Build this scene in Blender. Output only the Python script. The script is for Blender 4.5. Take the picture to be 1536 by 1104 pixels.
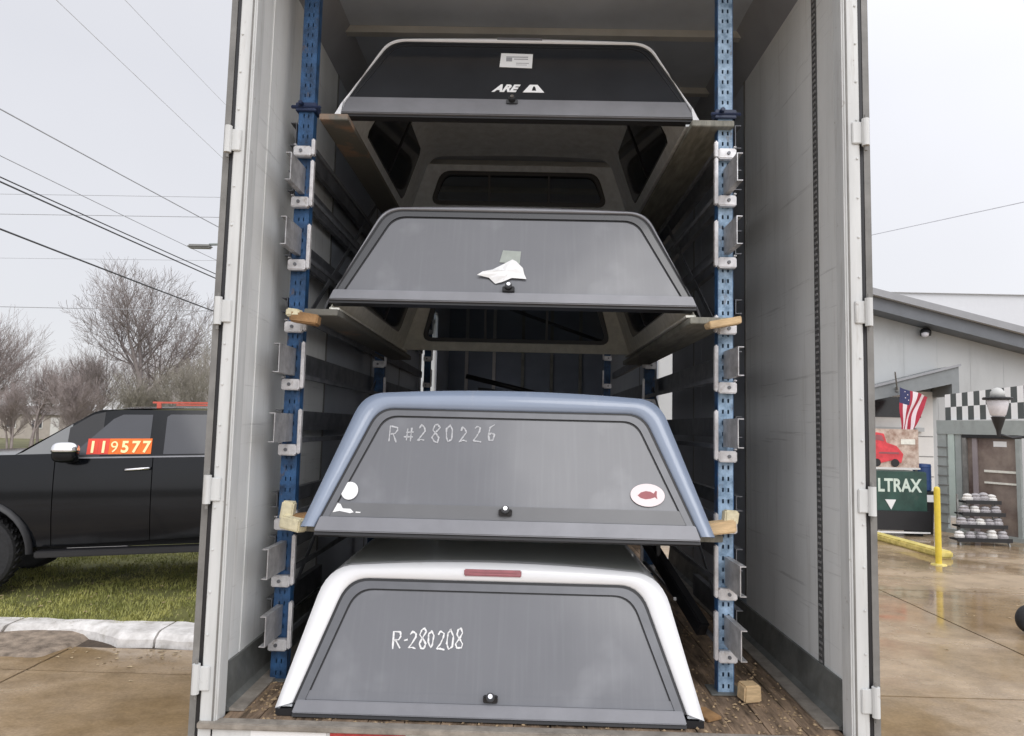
import bpy, bmesh, math, random
from mathutils import Vector, Matrix, noise
R = math.radians
random.seed(7)
for o in list(bpy.data.objects): bpy.data.objects.remove(o)
SC = bpy.context.scene
COL = SC.collection

# ---------------------------------------------------------------- camera
def cam_axes(pitch, yaw, roll):
    f = Vector((0, 1, 0)); r = Vector((1, 0, 0)); u = Vector((0, 0, 1))
    M = Matrix.Rotation(yaw, 3, u); f = M @ f; r = M @ r
    M = Matrix.Rotation(pitch, 3, r); f = M @ f; u = M @ u
    M = Matrix.Rotation(roll, 3, f); r = M @ r; u = M @ u
    return r, u, f
cd = bpy.data.cameras.new('camera'); cam = bpy.data.objects.new('camera', cd); COL.objects.link(cam)
r_, u_, f_ = cam_axes(R(4.8), R(0.93), R(-1.4))
cam.matrix_world = Matrix(((r_.x, u_.x, -f_.x, -0.065), (r_.y, u_.y, -f_.y, -2.735), (r_.z, u_.z, -f_.z, 2.2), (0, 0, 0, 1)))
cd.sensor_width = 36; cd.lens = 24.609; cd.clip_start = .05; cd.clip_end = 3000
SC.camera = cam

# ---------------------------------------------------------------- sky and light (bright overcast)
W = bpy.data.worlds.new('World'); SC.world = W; W.use_nodes = True
nt = W.node_tree; nt.nodes.clear()
def N(t, **k):
    n = nt.nodes.new(t)
    for a, b in k.items(): setattr(n, a, b)
    return n
L = nt.links.new
out = N('ShaderNodeOutputWorld'); bg = N('ShaderNodeBackground'); L(bg.outputs[0], out.inputs[0])
sky = N('ShaderNodeTexSky', sky_type='NISHITA', sun_disc=False, sun_elevation=R(52), sun_rotation=R(150))
skb = N('ShaderNodeVectorMath', operation='SCALE'); skb.inputs['Scale'].default_value = .10; L(sky.outputs[0], skb.inputs[0])
tc = N('ShaderNodeTexCoord'); sep = N('ShaderNodeSeparateXYZ'); L(tc.outputs['Generated'], sep.inputs[0])
rp = N('ShaderNodeValToRGB'); L(sep.outputs[2], rp.inputs[0])
e = rp.color_ramp.elements
e[0].position = 0; e[0].color = (.86, .855, .88, 1)
e[1].position = 1; e[1].color = (1, 1, 1.03, 1)
x = rp.color_ramp.elements.new(.42); x.color = (.80, .805, .85, 1)
cl = N('ShaderNodeTexNoise'); cl.inputs['Scale'].default_value = 1.6; cl.inputs['Detail'].default_value = 4; cl.inputs['Roughness'].default_value = .45
L(tc.outputs['Generated'], cl.inputs['Vector'])
mr = N('ShaderNodeMapRange'); mr.inputs['From Min'].default_value = .3; mr.inputs['From Max'].default_value = .7
mr.inputs['To Min'].default_value = .93; mr.inputs['To Max'].default_value = 1.06; L(cl.outputs[0], mr.inputs['Value'])
# sky brightened overhead, towards +X and, to light the trailer, unseen behind the camera
dt = N('ShaderNodeVectorMath', operation='DOT_PRODUCT'); dt.inputs[1].default_value = (.42, -.66, .62); L(tc.outputs['Generated'], dt.inputs[0])
m2 = N('ShaderNodeMapRange'); m2.inputs['From Min'].default_value = -.35; m2.inputs['From Max'].default_value = 1
m2.inputs['To Min'].default_value = 1.04; m2.inputs['To Max'].default_value = 2.15; L(dt.outputs['Value'], m2.inputs['Value'])
mu = N('ShaderNodeMath', operation='MULTIPLY'); L(mr.outputs[0], mu.inputs[0]); L(m2.outputs[0], mu.inputs[1])
sc = N('ShaderNodeVectorMath', operation='SCALE'); L(rp.outputs[0], sc.inputs[0]); L(mu.outputs[0], sc.inputs['Scale'])
mx = N('ShaderNodeMix', data_type='RGBA'); mx.inputs[0].default_value = .88; L(skb.outputs[0], mx.inputs[6]); L(sc.outputs[0], mx.inputs[7])
L(mx.outputs[2], bg.inputs[0]); bg.inputs[1].default_value = 1.0
sd = bpy.data.lights.new('sun', 'SUN'); sd.energy = .8; sd.angle = R(35); sd.color = (1, .98, .95)
so = bpy.data.objects.new('sun', sd); COL.objects.link(so)
so.rotation_euler = Vector((-.28, .70, -.66)).to_track_quat('-Z', 'Y').to_euler()
SC.cycles.diffuse_bounces = 8; SC.cycles.max_bounces = 14
SC.view_settings.view_transform = 'Standard'; SC.view_settings.look = 'None'
SC.view_settings.exposure = 0.0; SC.view_settings.gamma = 1; SC.view_settings.use_curve_mapping = False

# ---------------------------------------------------------------- materials
MATS = {}
def mat(name, col, rough=.6, metal=0, var=.12, scale=3., bump=0, bscale=60., spec=.5, coat=0, col2=None, thr=None, rvar=0, stretch=None, ior=None):
    if name in MATS: return MATS[name]
    m = bpy.data.materials.new(name); m.use_nodes = True; t = m.node_tree; p = t.nodes['Principled BSDF']
    n = t.nodes.new; l = t.links.new
    co = n('ShaderNodeTexCoord'); mp = n('ShaderNodeMapping'); l(co.outputs['Object'], mp.inputs[0])
    if stretch: mp.inputs['Scale'].default_value = stretch
    nz = n('ShaderNodeTexNoise'); nz.inputs['Scale'].default_value = scale; nz.inputs['Detail'].default_value = 8; nz.inputs['Roughness'].default_value = .62
    l(mp.outputs[0], nz.inputs['Vector'])
    cr = n('ShaderNodeValToRGB'); l(nz.outputs[0], cr.inputs[0])
    a = [max(0, c * (1 - var)) for c in col]; b = [min(1, c * (1 + var)) for c in (col2 or col)]
    lo, hi = thr or (.3, .7)
    cr.color_ramp.elements[0].position = lo; cr.color_ramp.elements[0].color = (*a, 1)
    cr.color_ramp.elements[1].position = hi; cr.color_ramp.elements[1].color = (*b, 1)
    l(cr.outputs[0], p.inputs['Base Color'])
    p.inputs['Metallic'].default_value = metal; p.inputs['Roughness'].default_value = rough
    p.inputs['Specular IOR Level'].default_value = spec; p.inputs['Coat Weight'].default_value = coat; p.inputs['Coat Roughness'].default_value = .06
    if ior: p.inputs['IOR'].default_value = ior
    if rvar:
        q = n('ShaderNodeMapRange'); n2 = n('ShaderNodeTexNoise'); n2.inputs['Scale'].default_value = scale * 2.3; n2.inputs['Detail'].default_value = 6
        l(mp.outputs[0], n2.inputs['Vector']); l(n2.outputs[0], q.inputs['Value']); q.inputs['From Min'].default_value = .3; q.inputs['From Max'].default_value = .7
        q.inputs['To Min'].default_value = max(.02, rough - rvar); q.inputs['To Max'].default_value = min(1, rough + rvar); l(q.outputs[0], p.inputs['Roughness'])
    if bump:
        n3 = n('ShaderNodeTexNoise'); n3.inputs['Scale'].default_value = bscale; n3.inputs['Detail'].default_value = 5; l(mp.outputs[0], n3.inputs['Vector'])
        bp = n('ShaderNodeBump'); bp.inputs['Strength'].default_value = bump; bp.inputs['Distance'].default_value = .01; l(n3.outputs[0], bp.inputs['Height']); l(bp.outputs[0], p.inputs['Normal'])
    MATS[name] = m; return m

M_wall = mat('trailer_panel', (.82, .83, .82), .38, var=.07, scale=3, bump=.05, bscale=8, rvar=.1, stretch=(2, 2, .25))
M_frame = mat('trailer_frame_paint', (.62, .63, .625), .42, var=.13, scale=5, stretch=(3, 3, .35), bump=.05, bscale=30, rvar=.1)
M_framed = mat('trailer_edge', (.20, .195, .185), .5, var=.25, scale=8, bump=.1)
def grime(m, sc, stretch, lo, hi, amt, col):
    t = m.node_tree; p = t.nodes['Principled BSDF']; n = t.nodes.new; l = t.links.new
    src = p.inputs['Base Color'].links[0].from_socket
    co = n('ShaderNodeTexCoord'); mp = n('ShaderNodeMapping'); l(co.outputs['Object'], mp.inputs[0]); mp.inputs['Scale'].default_value = stretch
    nz = n('ShaderNodeTexNoise'); nz.inputs['Scale'].default_value = sc; nz.inputs['Detail'].default_value = 6; nz.inputs['Roughness'].default_value = .7; l(mp.outputs[0], nz.inputs['Vector'])
    c = n('ShaderNodeMapRange'); l(nz.outputs[0], c.inputs['Value']); c.inputs['From Min'].default_value = lo; c.inputs['From Max'].default_value = hi; c.inputs['To Max'].default_value = amt
    mx = n('ShaderNodeMix'); mx.data_type = 'RGBA'; l(c.outputs[0], mx.inputs[0]); l(src, mx.inputs[6]); mx.inputs[7].default_value = (*col, 1); l(mx.outputs[2], p.inputs['Base Color'])
grime(M_wall, 3, (1, .5, 12), .60, .68, .35, (.30, .30, .29)); grime(M_wall, 5, (1, 5, .3), .56, .72, .35, (.42, .40, .36)); grime(M_wall, 1.2, (1, 1, 1), .5, .8, .25, (.5, .49, .46))
grime(M_frame, 6, (4, 4, .35), .55, .70, .45, (.33, .30, .26)); grime(M_frame, 22, (1, 1, 1), .64, .72, .6, (.22, .17, .13))
M_dot = mat('logistic_track', (.10, .10, .10), .6, var=.5, scale=60)
M_ceil = mat('trailer_roof_sheet', (.50, .54, .60), .45, var=.12, scale=2, rvar=.1)
M_bow = mat('roof_bow', (.62, .60, .56), .4, metal=.3, var=.15)
M_kick = mat('kick_plate', (.17, .175, .165), .55, metal=.3, var=.35, scale=7, bump=.2, bscale=30, rvar=.15)
M_wood = mat('floor_wood', (.10, .065, .038), .75, var=.55, scale=9, col2=(.24, .17, .115), bump=.5, bscale=45, stretch=(3, .5, 1))
M_trimw = mat('sill_metal', (.30, .27, .235), .55, metal=.2, var=.35, scale=14, bump=.2)
M_red = mat('red_reflector', (.42, .05, .05), .35, var=.3, scale=40)
M_white = mat('white_gelcoat', (.80, .805, .82), .25, var=.02, coat=.5)
M_blueg = mat('blue_grey_gelcoat', (.24, .29, .385), .22, var=.04, coat=.7, scale=5)
M_blackg = mat('black_gelcoat', (.025, .026, .03), .25, var=.1, coat=.6)
M_capg = mat('grey_green_roof_shade', (.36, .375, .35), .38, var=.06, coat=.3)  # greyed for the shade the white cap roof lies in
grime(M_white, 14, (1, 1, 1), .62, .74, .22, (.45, .42, .38)); grime(M_blueg, 9, (1, 1, .4), .56, .72, .2, (.42, .43, .45))
M_seal = mat('rubber_seal', (.012, .012, .014), .5, var=.2)
M_alu = mat('dark_anodised_frame', (.125, .128, .138), .33, metal=.35, var=.1, scale=10)
M_bar = mat('hatch_bar_grey', (.20, .202, .218), .38, metal=.3, var=.1, scale=6)
M_glass = mat('dusty_tinted_glass', (.150, .154, .168), .15, var=.05, scale=2.2, spec=.55, rvar=.05, ior=1.5)
def smudge(m):
    t = m.node_tree; p = t.nodes['Principled BSDF']; n = t.nodes.new; l = t.links.new
    src = p.inputs['Base Color'].links[0].from_socket
    co = n('ShaderNodeTexCoord'); nz = n('ShaderNodeTexNoise'); nz.inputs['Scale'].default_value = 4.5; nz.inputs['Detail'].default_value = 3; l(co.outputs['Object'], nz.inputs['Vector'])
    c = n('ShaderNodeMapRange'); l(nz.outputs[0], c.inputs['Value']); c.inputs['From Min'].default_value = .58; c.inputs['From Max'].default_value = .74; c.inputs['To Max'].default_value = .14
    mp = n('ShaderNodeMapping'); l(co.outputs['Object'], mp.inputs[0]); mp.inputs['Scale'].default_value = (26, 1.2, 1.2); mp.inputs['Rotation'].default_value = (0, .1, 0)
    n2 = n('ShaderNodeTexNoise'); n2.inputs['Scale'].default_value = 2.2; n2.inputs['Detail'].default_value = 5; l(mp.outputs[0], n2.inputs['Vector'])
    c2 = n('ShaderNodeMapRange'); l(n2.outputs[0], c2.inputs['Value']); c2.inputs['From Min'].default_value = .5; c2.inputs['From Max'].default_value = .75; c2.inputs['To Max'].default_value = .045
    ad = n('ShaderNodeMath'); ad.operation = 'ADD'; l(c.outputs[0], ad.inputs[0]); l(c2.outputs[0], ad.inputs[1])
    mx = n('ShaderNodeMix'); mx.data_type = 'RGBA'; l(ad.outputs[0], mx.inputs[0]); l(src, mx.inputs[6]); mx.inputs[7].default_value = (.42, .43, .45, 1); l(mx.outputs[2], p.inputs['Base Color'])
smudge(M_glass)
M_chalk2 = mat('faint_chalk', (.44, .445, .46), .9, var=.2, scale=90, thr=(.35, .55))
M_glassd = mat('dark_tinted_glass', (.022, .024, .028), .08, var=.15, scale=3, spec=.5)
M_liner = mat('cap_liner_grey', (.76, .80, .84), .85, var=.12, scale=20, bump=.1)
M_linert = mat('cap_liner_tan', (.78, .77, .70), .85, var=.12, scale=20, bump=.1)
M_blue = mat('rack_blue_paint', (.012, .048, .12), .5, var=.5, scale=14, col2=(.025, .085, .20), bump=.1)
M_bluel = mat('rack_blue_worn', (.15, .27, .42), .5, var=.4, scale=25, col2=(.30, .42, .56))
M_navy = mat('clamp_navy', (.012, .025, .075), .4, var=.3)
M_galv = mat('galvanised_steel', (.46, .455, .46), .42, metal=.55, var=.3, scale=18, rvar=.12, bump=.1)
M_silver = mat('zinc_bracket', (.66, .65, .66), .36, metal=.35, var=.2, scale=30)
M_dsteel = mat('dark_steel_rail', (.17, .175, .19), .5, metal=.5, var=.35, scale=12)
M_board = mat('weathered_board', (.20, .20, .175), .7, var=.3, scale=8, col2=(.25, .245, .21), stretch=(4, .6, 1), bump=.3)
M_rustb = mat('rust_stained_board', (.21, .205, .18), .7, var=.3, scale=3.2, col2=(.34, .19, .11), thr=(.60, .78), bump=.3)
M_pine = mat('pine_block', (.58, .42, .24), .7, var=.25, scale=12, stretch=(1, 5, 5), bump=.2)
M_foam = mat('cream_block', (.66, .60, .42), .8, var=.2, scale=25, bump=.3)
M_brown = mat('brown_block', (.28, .16, .07), .8, var=.35, scale=15, bump=.3)
M_paper = mat('paper', (.82, .82, .82), .7, var=.03)
M_ink = mat('grey_print', (.33, .33, .35), .7, var=.1)
M_chalk = mat('chalk', (.68, .68, .68), .9, var=.15, scale=120, thr=(.35, .5))
M_dec = mat('white_decal', (.85, .85, .85), .4, var=.02)
M_pink = mat('pink_white_decal', (.80, .70, .71), .5, var=.03)
M_fish = mat('maroon_print', (.30, .10, .11), .6, var=.2)
M_black = mat('black_plastic', (.013, .013, .015), .42, var=.2)
M_brake = mat('brake_lens', (.30, .075, .085), .15, var=.2, scale=20, coat=.5)
M_chrome = mat('chrome', (.82, .82, .84), .12, metal=1, var=.03)
M_conc = None

def wet_concrete():
    m = bpy.data.materials.new('wet_concrete'); m.use_nodes = True; t = m.node_tree; p = t.nodes['Principled BSDF']; n = t.nodes.new; l = t.links.new
    co = n('ShaderNodeTexCoord'); mp = n('ShaderNodeMapping'); l(co.outputs['Object'], mp.inputs[0]); mp.inputs['Scale'].default_value = (1, 1.3, 1)
    def nz(s, d=8, r=.6):
        a = n('ShaderNodeTexNoise'); a.inputs['Scale'].default_value = s; a.inputs['Detail'].default_value = d; a.inputs['Roughness'].default_value = r; l(mp.outputs[0], a.inputs['Vector']); return a.outputs[0]
    big = nz(.42, 6); mid = nz(2.5, 10, .7); fine = nz(40, 6, .7)
    cr = n('ShaderNodeValToRGB'); l(big, cr.inputs[0]); E = cr.color_ramp.elements
    E[0].position = .36; E[0].color = (.31, .215, .115, 1); E[1].position = .64; E[1].color = (.50, .385, .265, 1)
    c2 = n('ShaderNodeValToRGB'); l(mid, c2.inputs[0]); E = c2.color_ramp.elements
    E[0].position = .33; E[0].color = (.62, .61, .6, 1); E[1].position = .62; E[1].color = (1.05, 1.05, 1.05, 1)
    mx = n('ShaderNodeMix'); mx.data_type = 'RGBA'; mx.blend_type = 'MULTIPLY'; mx.inputs[0].default_value = .8; l(cr.outputs[0], mx.inputs[6]); l(c2.outputs[0], mx.inputs[7])
    c3 = n('ShaderNodeValToRGB'); l(fine, c3.inputs[0]); E = c3.color_ramp.elements
    E[0].position = .3; E[0].color = (.7, .7, .7, 1); E[1].position = .65; E[1].color = (1.1, 1.1, 1.1, 1)
    my = n('ShaderNodeMix'); my.data_type = 'RGBA'; my.blend_type = 'MULTIPLY'; my.inputs[0].default_value = .5; l(mx.outputs[2], my.inputs[6]); l(c3.outputs[0], my.inputs[7])
    l(my.outputs[2], p.inputs['Base Color']); p.inputs['Specular IOR Level'].default_value = .5
    q = n('ShaderNodeMapRange'); l(big, q.inputs['Value']); q.inputs['From Min'].default_value = .42; q.inputs['From Max'].default_value = .6
    q.inputs['To Min'].default_value = .035; q.inputs['To Max'].default_value = .38; l(q.outputs[0], p.inputs['Roughness'])
    bp = n('ShaderNodeBump'); bp.inputs['Strength'].default_value = .22; bp.inputs['Distance'].default_value = .01; l(fine, bp.inputs['Height']); ms = n('ShaderNodeMapRange'); l(big, ms.inputs['Value']); ms.inputs['From Min'].default_value = .44; ms.inputs['From Max'].default_value = .58; ms.inputs['To Min'].default_value = .03; ms.inputs['To Max'].default_value = .3; l(ms.outputs[0], bp.inputs['Strength']); l(bp.outputs[0], p.inputs['Normal'])
    return m
M_conc = wet_concrete()
M_kerb = mat('old_kerb_concrete', (.62, .59, .56), .8, var=.2, scale=6, col2=(.74, .72, .70), bump=.5, bscale=25)
M_patch = mat('crumbling_asphalt', (.15, .115, .085), .8, var=.35, scale=9, col2=(.27, .215, .165), bump=.8, bscale=60)
M_grassg = mat('turf_soil', (.14, .14, .04), .95, var=.3, scale=2, col2=(.13, .13, .04), bump=.5, bscale=40)
grime(M_blue, 18, (1, 1, .5), .58, .66, .7, (.10, .07, .05)); grime(M_bluel, 16, (1, 1, .5), .60, .67, .6, (.14, .10, .08)); grime(M_silver, 26, (1, 1, 1), .58, .70, .6, (.30, .25, .20)); grime(M_galv, 12, (1, .4, 1), .55, .7, .5, (.22, .20, .18)); grime(M_kerb, 3.5, (1, 1, 1), .52, .66, .5, (.30, .27, .22))
M_blade = mat('grass_blade', (.17, .215, .040), .6, var=.3, scale=1.6, col2=(.38, .36, .11))
M_land = mat('dormant_ground', (.17, .15, .10), .95, var=.3, scale=.3, col2=(.23, .2, .14))
M_road = mat('pale_road', (.42, .40, .38), .7, var=.15, scale=1)
M_bark = mat('bare_bark', (.27, .235, .225), .9, var=.3, scale=4)
M_barkf = mat('twig_brown', (.33, .28, .265), .9, var=.3, scale=2)
M_barko = mat('twig_olive', (.30, .275, .23), .9, var=.3, scale=2)
M_wire = mat('wire_black', (.05, .05, .055), .6)
M_wiref = mat('wire_grey', (.34, .34, .36), .6)
M_pole = mat('pole_wood', (.16, .12, .09), .9, var=.3)
M_car = mat('black_car_paint', (.005, .006, .008), .12, var=.1, spec=.22, coat=.16)
M_carg = mat('car_window', (.075, .078, .088), .08, var=.05, spec=.4)
M_tyre = mat('tyre_rubber', (.022, .022, .024), .8, var=.3, scale=30, bump=.2)
M_rim = mat('dark_alloy', (.12, .12, .13), .3, metal=.8)
M_under = mat('underbody', (.01, .01, .011), .8)
M_orange = mat('orange_sticker', (.85, .17, .015), .6, var=.08)
M_redst = mat('red_sticker', (.75, .06, .03), .6, var=.08)
M_yeltx = mat('pale_yellow_ink', (1.0, .86, .45), .6, var=.02)
M_redbar = mat('red_bar', (.62, .12, .08), .5)
M_bwall = mat('grey_metal_wall', (.46, .47, .47), .55, var=.05, scale=.6)
M_bfas = mat('dark_grey_fascia', (.135, .145, .16), .5, var=.1)
M_bfas2 = mat('mid_grey_gutter', (.30, .305, .32), .5, var=.08)
M_broof = mat('pale_roof', (.70, .71, .73), .5, var=.03)
M_cano = mat('canopy_grey', (.22, .235, .24), .6, var=.1)
M_whitep = mat('white_paint', (.72, .70, .67), .5, var=.05)
M_dkwin = mat('dark_garage_glass', (.018, .018, .02), .15, var=.3)
M_yel = mat('yellow_paint', (.72, .55, .06), .5, var=.12, scale=8)
M_yelw = mat('worn_yellow', (.55, .46, .10), .7, var=.3, scale=7, col2=(.66, .55, .20))
M_chw = mat('check_white', (.86, .86, .86), .5, var=.02)
M_chb = mat('check_black', (.085, .095, .095), .5, var=.1)
M_flr = mat('flag_red', (.42, .035, .06), .8, var=.08)
M_flw = mat('flag_white', (.82, .72, .74), .8, var=.04)
M_flb = mat('flag_blue', (.04, .045, .12), .8, var=.1)
M_green = mat('dark_green_panel', (.025, .07, .055), .4, var=.3, scale=4)
M_poster = mat('poster_tan', (.45, .27, .20), .6, var=.35, scale=9, col2=(.5, .42, .36))
M_rposter = mat('poster_red', (.66, .06, .075), .6, var=.25, scale=8)
M_bdrum = mat('drum_blue', (.02, .055, .17), .4, var=.2)
M_greyp = mat('grey_gate_paint', (.34, .37, .36), .6, var=.12)
M_greys = mat('grey_goods', (.40, .38, .39), .5, var=.3, scale=10)
M_doorr = mat('door_glass_reflection', (.17, .11, .10), .2, var=.4, scale=1.5, col2=(.24, .2, .17))  # brown reflections put into the colour of the glass
M_mint = mat('pale_green_post', (.50, .58, .54), .6, var=.08)
M_lens = mat('lamp_glass', (.70, .68, .72), .2, var=.1, scale=15, spec=.6)
M_house = mat('beige_siding', (.46, .41, .36), .8, var=.1)
M_houser = mat('house_roof', (.16, .14, .13), .9, var=.2)
M_hwin = mat('house_window', (.05, .055, .065), .15)
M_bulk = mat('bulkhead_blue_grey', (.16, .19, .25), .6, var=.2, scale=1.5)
M_bulks = mat('bulkhead_lit_strip', (.45, .44, .45), .5, var=.15)
M_deb = mat('debris_brown', (.16, .10, .055), .9, var=.5, scale=30, col2=(.34, .25, .15))

# ---------------------------------------------------------------- mesh helpers
def link(name, verts, faces, m, parent=None, smooth=False, mats=None, idx=None):
    me = bpy.data.meshes.new(name); me.from_pydata([tuple(v) for v in verts], [], faces)
    for q in (mats or [m]): me.materials.append(q)
    if idx: me.polygons.foreach_set('material_index', idx)
    if smooth: me.polygons.foreach_set('use_smooth', [True] * len(me.polygons))
    me.update()
    bm = bmesh.new(); bm.from_mesh(me); bmesh.ops.recalc_face_normals(bm, faces=bm.faces); bm.to_mesh(me); bm.free()
    o = bpy.data.objects.new(name, me); COL.objects.link(o)
    if parent: o.parent = parent
    return o
class B:
    def __init__(s): s.v = []; s.f = []
    def add(s, vs, fs):
        n = len(s.v); s.v += [Vector(v) for v in vs]; s.f += [tuple(n + i for i in f) for f in fs]; return s
    def box(s, x0, x1, y0, y1, z0, z1):
        vs = [(x, y, z) for x in (x0, x1) for y in (y0, y1) for z in (z0, z1)]
        return s.add(vs, [(0, 1, 3, 2), (4, 6, 7, 5), (0, 4, 5, 1), (2, 3, 7, 6), (0, 2, 6, 4), (1, 5, 7, 3)])
    def bar(s, a, b, w, h, up=(0, 0, 1)):       # box beam from a to b
        a, b = Vector(a), Vector(b); d = (b - a).normalized(); up = Vector(up)
        r = d.cross(up)
        if r.length < 1e-4: r = d.cross(Vector((1, 0, 0)))
        r.normalize(); u = r.cross(d)
        vs = [p + r * i * w / 2 + u * j * h / 2 for p in (a, b) for i in (-1, 1) for j in (-1, 1)]
        return s.add(vs, [(0, 1, 3, 2), (4, 6, 7, 5), (0, 4, 5, 1), (2, 3, 7, 6), (0, 2, 6, 4), (1, 5, 7, 3)])
    def tube(s, pts, rad, n=8, cap=True):
        pts = [Vector(p) for p in pts]; rings = []
        if not hasattr(rad, '__len__'): rad = [rad] * len(pts)
        pr = None
        for i, p in enumerate(pts):
            d = (pts[min(i + 1, len(pts) - 1)] - pts[max(i - 1, 0)]).normalized()
            if pr is None: pr = d.orthogonal().normalized()
            pr = (pr - d * pr.dot(d)).normalized(); q = d.cross(pr)
            rings.append([p + (pr * math.cos(2 * math.pi * k / n) + q * math.sin(2 * math.pi * k / n)) * rad[i] for k in range(n)])
        vs = [v for r in rings for v in r]; fs = []
        for i in range(len(rings) - 1):
            for k in range(n):
                k2 = (k + 1) % n; fs.append((i * n + k, i * n + k2, (i + 1) * n + k2, (i + 1) * n + k))
        if cap: fs += [tuple(range(n)), tuple((len(rings) - 1) * n + k for k in range(n))]
        return s.add(vs, fs)
    def lathe(s, prof, c=(0, 0, 0), n=24, axis='z'):
        vs = []
        for r, h in prof:
            for k in range(n):
                a = 2 * math.pi * k / n
                if axis == 'z': v = (c[0] + r * math.cos(a), c[1] + r * math.sin(a), c[2] + h)
                else: v = (c[0] + r * math.cos(a), c[1] + h, c[2] + r * math.sin(a))
                vs.append(v)
        fs = [(i * n + k, i * n + (k + 1) % n, (i + 1) * n + (k + 1) % n, (i + 1) * n + k) for i in range(len(prof) - 1) for k in range(n)]
        fs += [tuple(range(n)), tuple((len(prof) - 1) * n + k for k in range(n))]
        return s.add(vs, fs)
    def prism(s, poly, fn0, fn1):               # poly of 2-D points mapped by two functions
        n = len(poly); vs = [fn0(*p) for p in poly] + [fn1(*p) for p in poly]
        fs = [tuple(range(n)), tuple(range(n, 2 * n))] + [(i, (i + 1) % n, n + (i + 1) % n, n + i) for i in range(n)]
        return s.add(vs, fs)
    def obj(s, name, m, parent=None, smooth=False, bevel=0, seg=2):
        o = link(name, s.v, s.f, m, parent, smooth)
        if bevel:
            bm = bmesh.new(); bm.from_mesh(o.data)
            bmesh.ops.bevel(bm, geom=[e for e in bm.edges if len(e.link_faces) == 2 and e.calc_face_angle(0) > .6], offset=bevel, segments=seg, affect='EDGES', clamp_overlap=True)
            bm.to_mesh(o.data); bm.free()
        return o
def tag(o, label=None, cat=None, group=None, kind=None):
    if label: o['label'] = label
    if cat: o['category'] = cat
    if group: o['group'] = group
    if kind: o['kind'] = kind
    return o
def thing(name, loc, label, cat, group=None, rz=0, ry=0):
    o = bpy.data.objects.new(name, None); COL.objects.link(o); o.location = loc; o.rotation_euler = (0, ry, rz); o.empty_display_size = .2
    return tag(o, label, cat, group)
def copy_part(o, parent, loc=None):
    c = o.copy(); COL.objects.link(c); c.parent = parent
    if loc is not None: c.location = loc
    return c
def text(name, s, size, m, parent, M, bold=.0, shear=0, depth=.001, sx=1, align='LEFT'):
    cu = bpy.data.curves.new(name, 'FONT'); cu.body = s; cu.size = size; cu.extrude = depth; cu.offset = bold; cu.shear = shear; cu.align_x = align
    t = bpy.data.objects.new(name, cu); COL.objects.link(t)
    dg = bpy.context.evaluated_depsgraph_get(); me = bpy.data.meshes.new_from_object(t.evaluated_get(dg))
    bpy.data.objects.remove(t)
    me.materials.clear(); me.materials.append(m)
    o = bpy.data.objects.new(name, me); COL.objects.link(o); o.parent = parent
    o.matrix_local = M @ Matrix.Diagonal((sx, 1, 1, 1)); return o

# ================================================================ SETTING: ground
def sheet(name, poly, z, m, sub=0):
    o = link(name, [(x, y, z) for x, y in poly], [tuple(range(len(poly)))], m); return tag(o, kind='structure')
sheet('terrain', [(-600, -200), (600, -200), (600, 1200), (-600, 1200)], -.012, M_land)
# concrete yard as poured slabs with recessed joints
JX = [-26, -17, -9, -4.3, -1.2, 5.1, 9.8, 16, 26]; JY = [-16, -8, -1.5, 3.45, 7.6, 12.3, 17.3]
yard = sheet('concrete_yard', [(-26, -16), (26, -16), (26, 17.4), (-26, 17.4)], -.004, mat('joint_dirt', (.07, .05, .035), .9, var=.4, scale=20))
slab_i = 0
for i in range(len(JX) - 1):
    for j in range(len(JY) - 1):
        x0, x1, y0, y1 = JX[i], JX[i + 1], JY[j], JY[j + 1]
        if x0 < -1.5 and y0 >= 3.4 and x1 < 0:
            if y0 > 3.5: continue
            y1 = 4.1
            if y0 > 3.4: pass
        g = .012
        def jit(x, y): return noise.noise(Vector((x * .7, y * .7, 3))) * .05
        n = 14; v = []
        P4 = [(x0 + g, y0 + g), (x1 - g, y0 + g), (x1 - g, y1 - g), (x0 + g, y1 - g)]
        ring = []
        for a in range(4):
            p, q = P4[a], P4[(a + 1) % 4]
            for t in range(n):
                u = t / n; X = p[0] + (q[0] - p[0]) * u; Y = p[1] + (q[1] - p[1]) * u
                w = math.sin(math.pi * u) * .018 * (noise.noise(Vector((X * 9, Y * 9, 1))))
                ring.append((X + w, Y + w))
        b = B(); b.prism(ring, lambda x, y: (x, y, -.02), lambda x, y: (x, y, .006)); o = b.obj('concrete_slab', M_conc, yard); slab_i += 1
# grass island on the left behind the kerb
def kerb_line():
    P = [(-30, 4.14)]
    for k in range(1, 40): P.append((-30 + k * .7, 4.14 + .015 * noise.noise(Vector((k * .5, 0, 0)))))
    for a in range(0, 91, 15): P.append((-2.4 + .7 * math.sin(R(a)), 4.84 - .7 * math.cos(R(a))))
    P += [(-1.7, 7), (-1.7, 10), (-1.7, 14)]
    return P
KL = kerb_line()
kp = [p for p in KL if p[0] < -2.5]
isl = [(-30, 4.5)] + [(x, y + .3) for x, y in KL[1:40] if x < -2.7] + [(-2.0, 5.0), (-2.0, 14), (-30, 14)]
isl = sheet('grass_island', [(-30, 4.45), (-2.6, 4.45), (-2.1, 4.6), (-1.95, 5), (-1.95, 14), (-30, 14)], .095, M_grassg)
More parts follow.
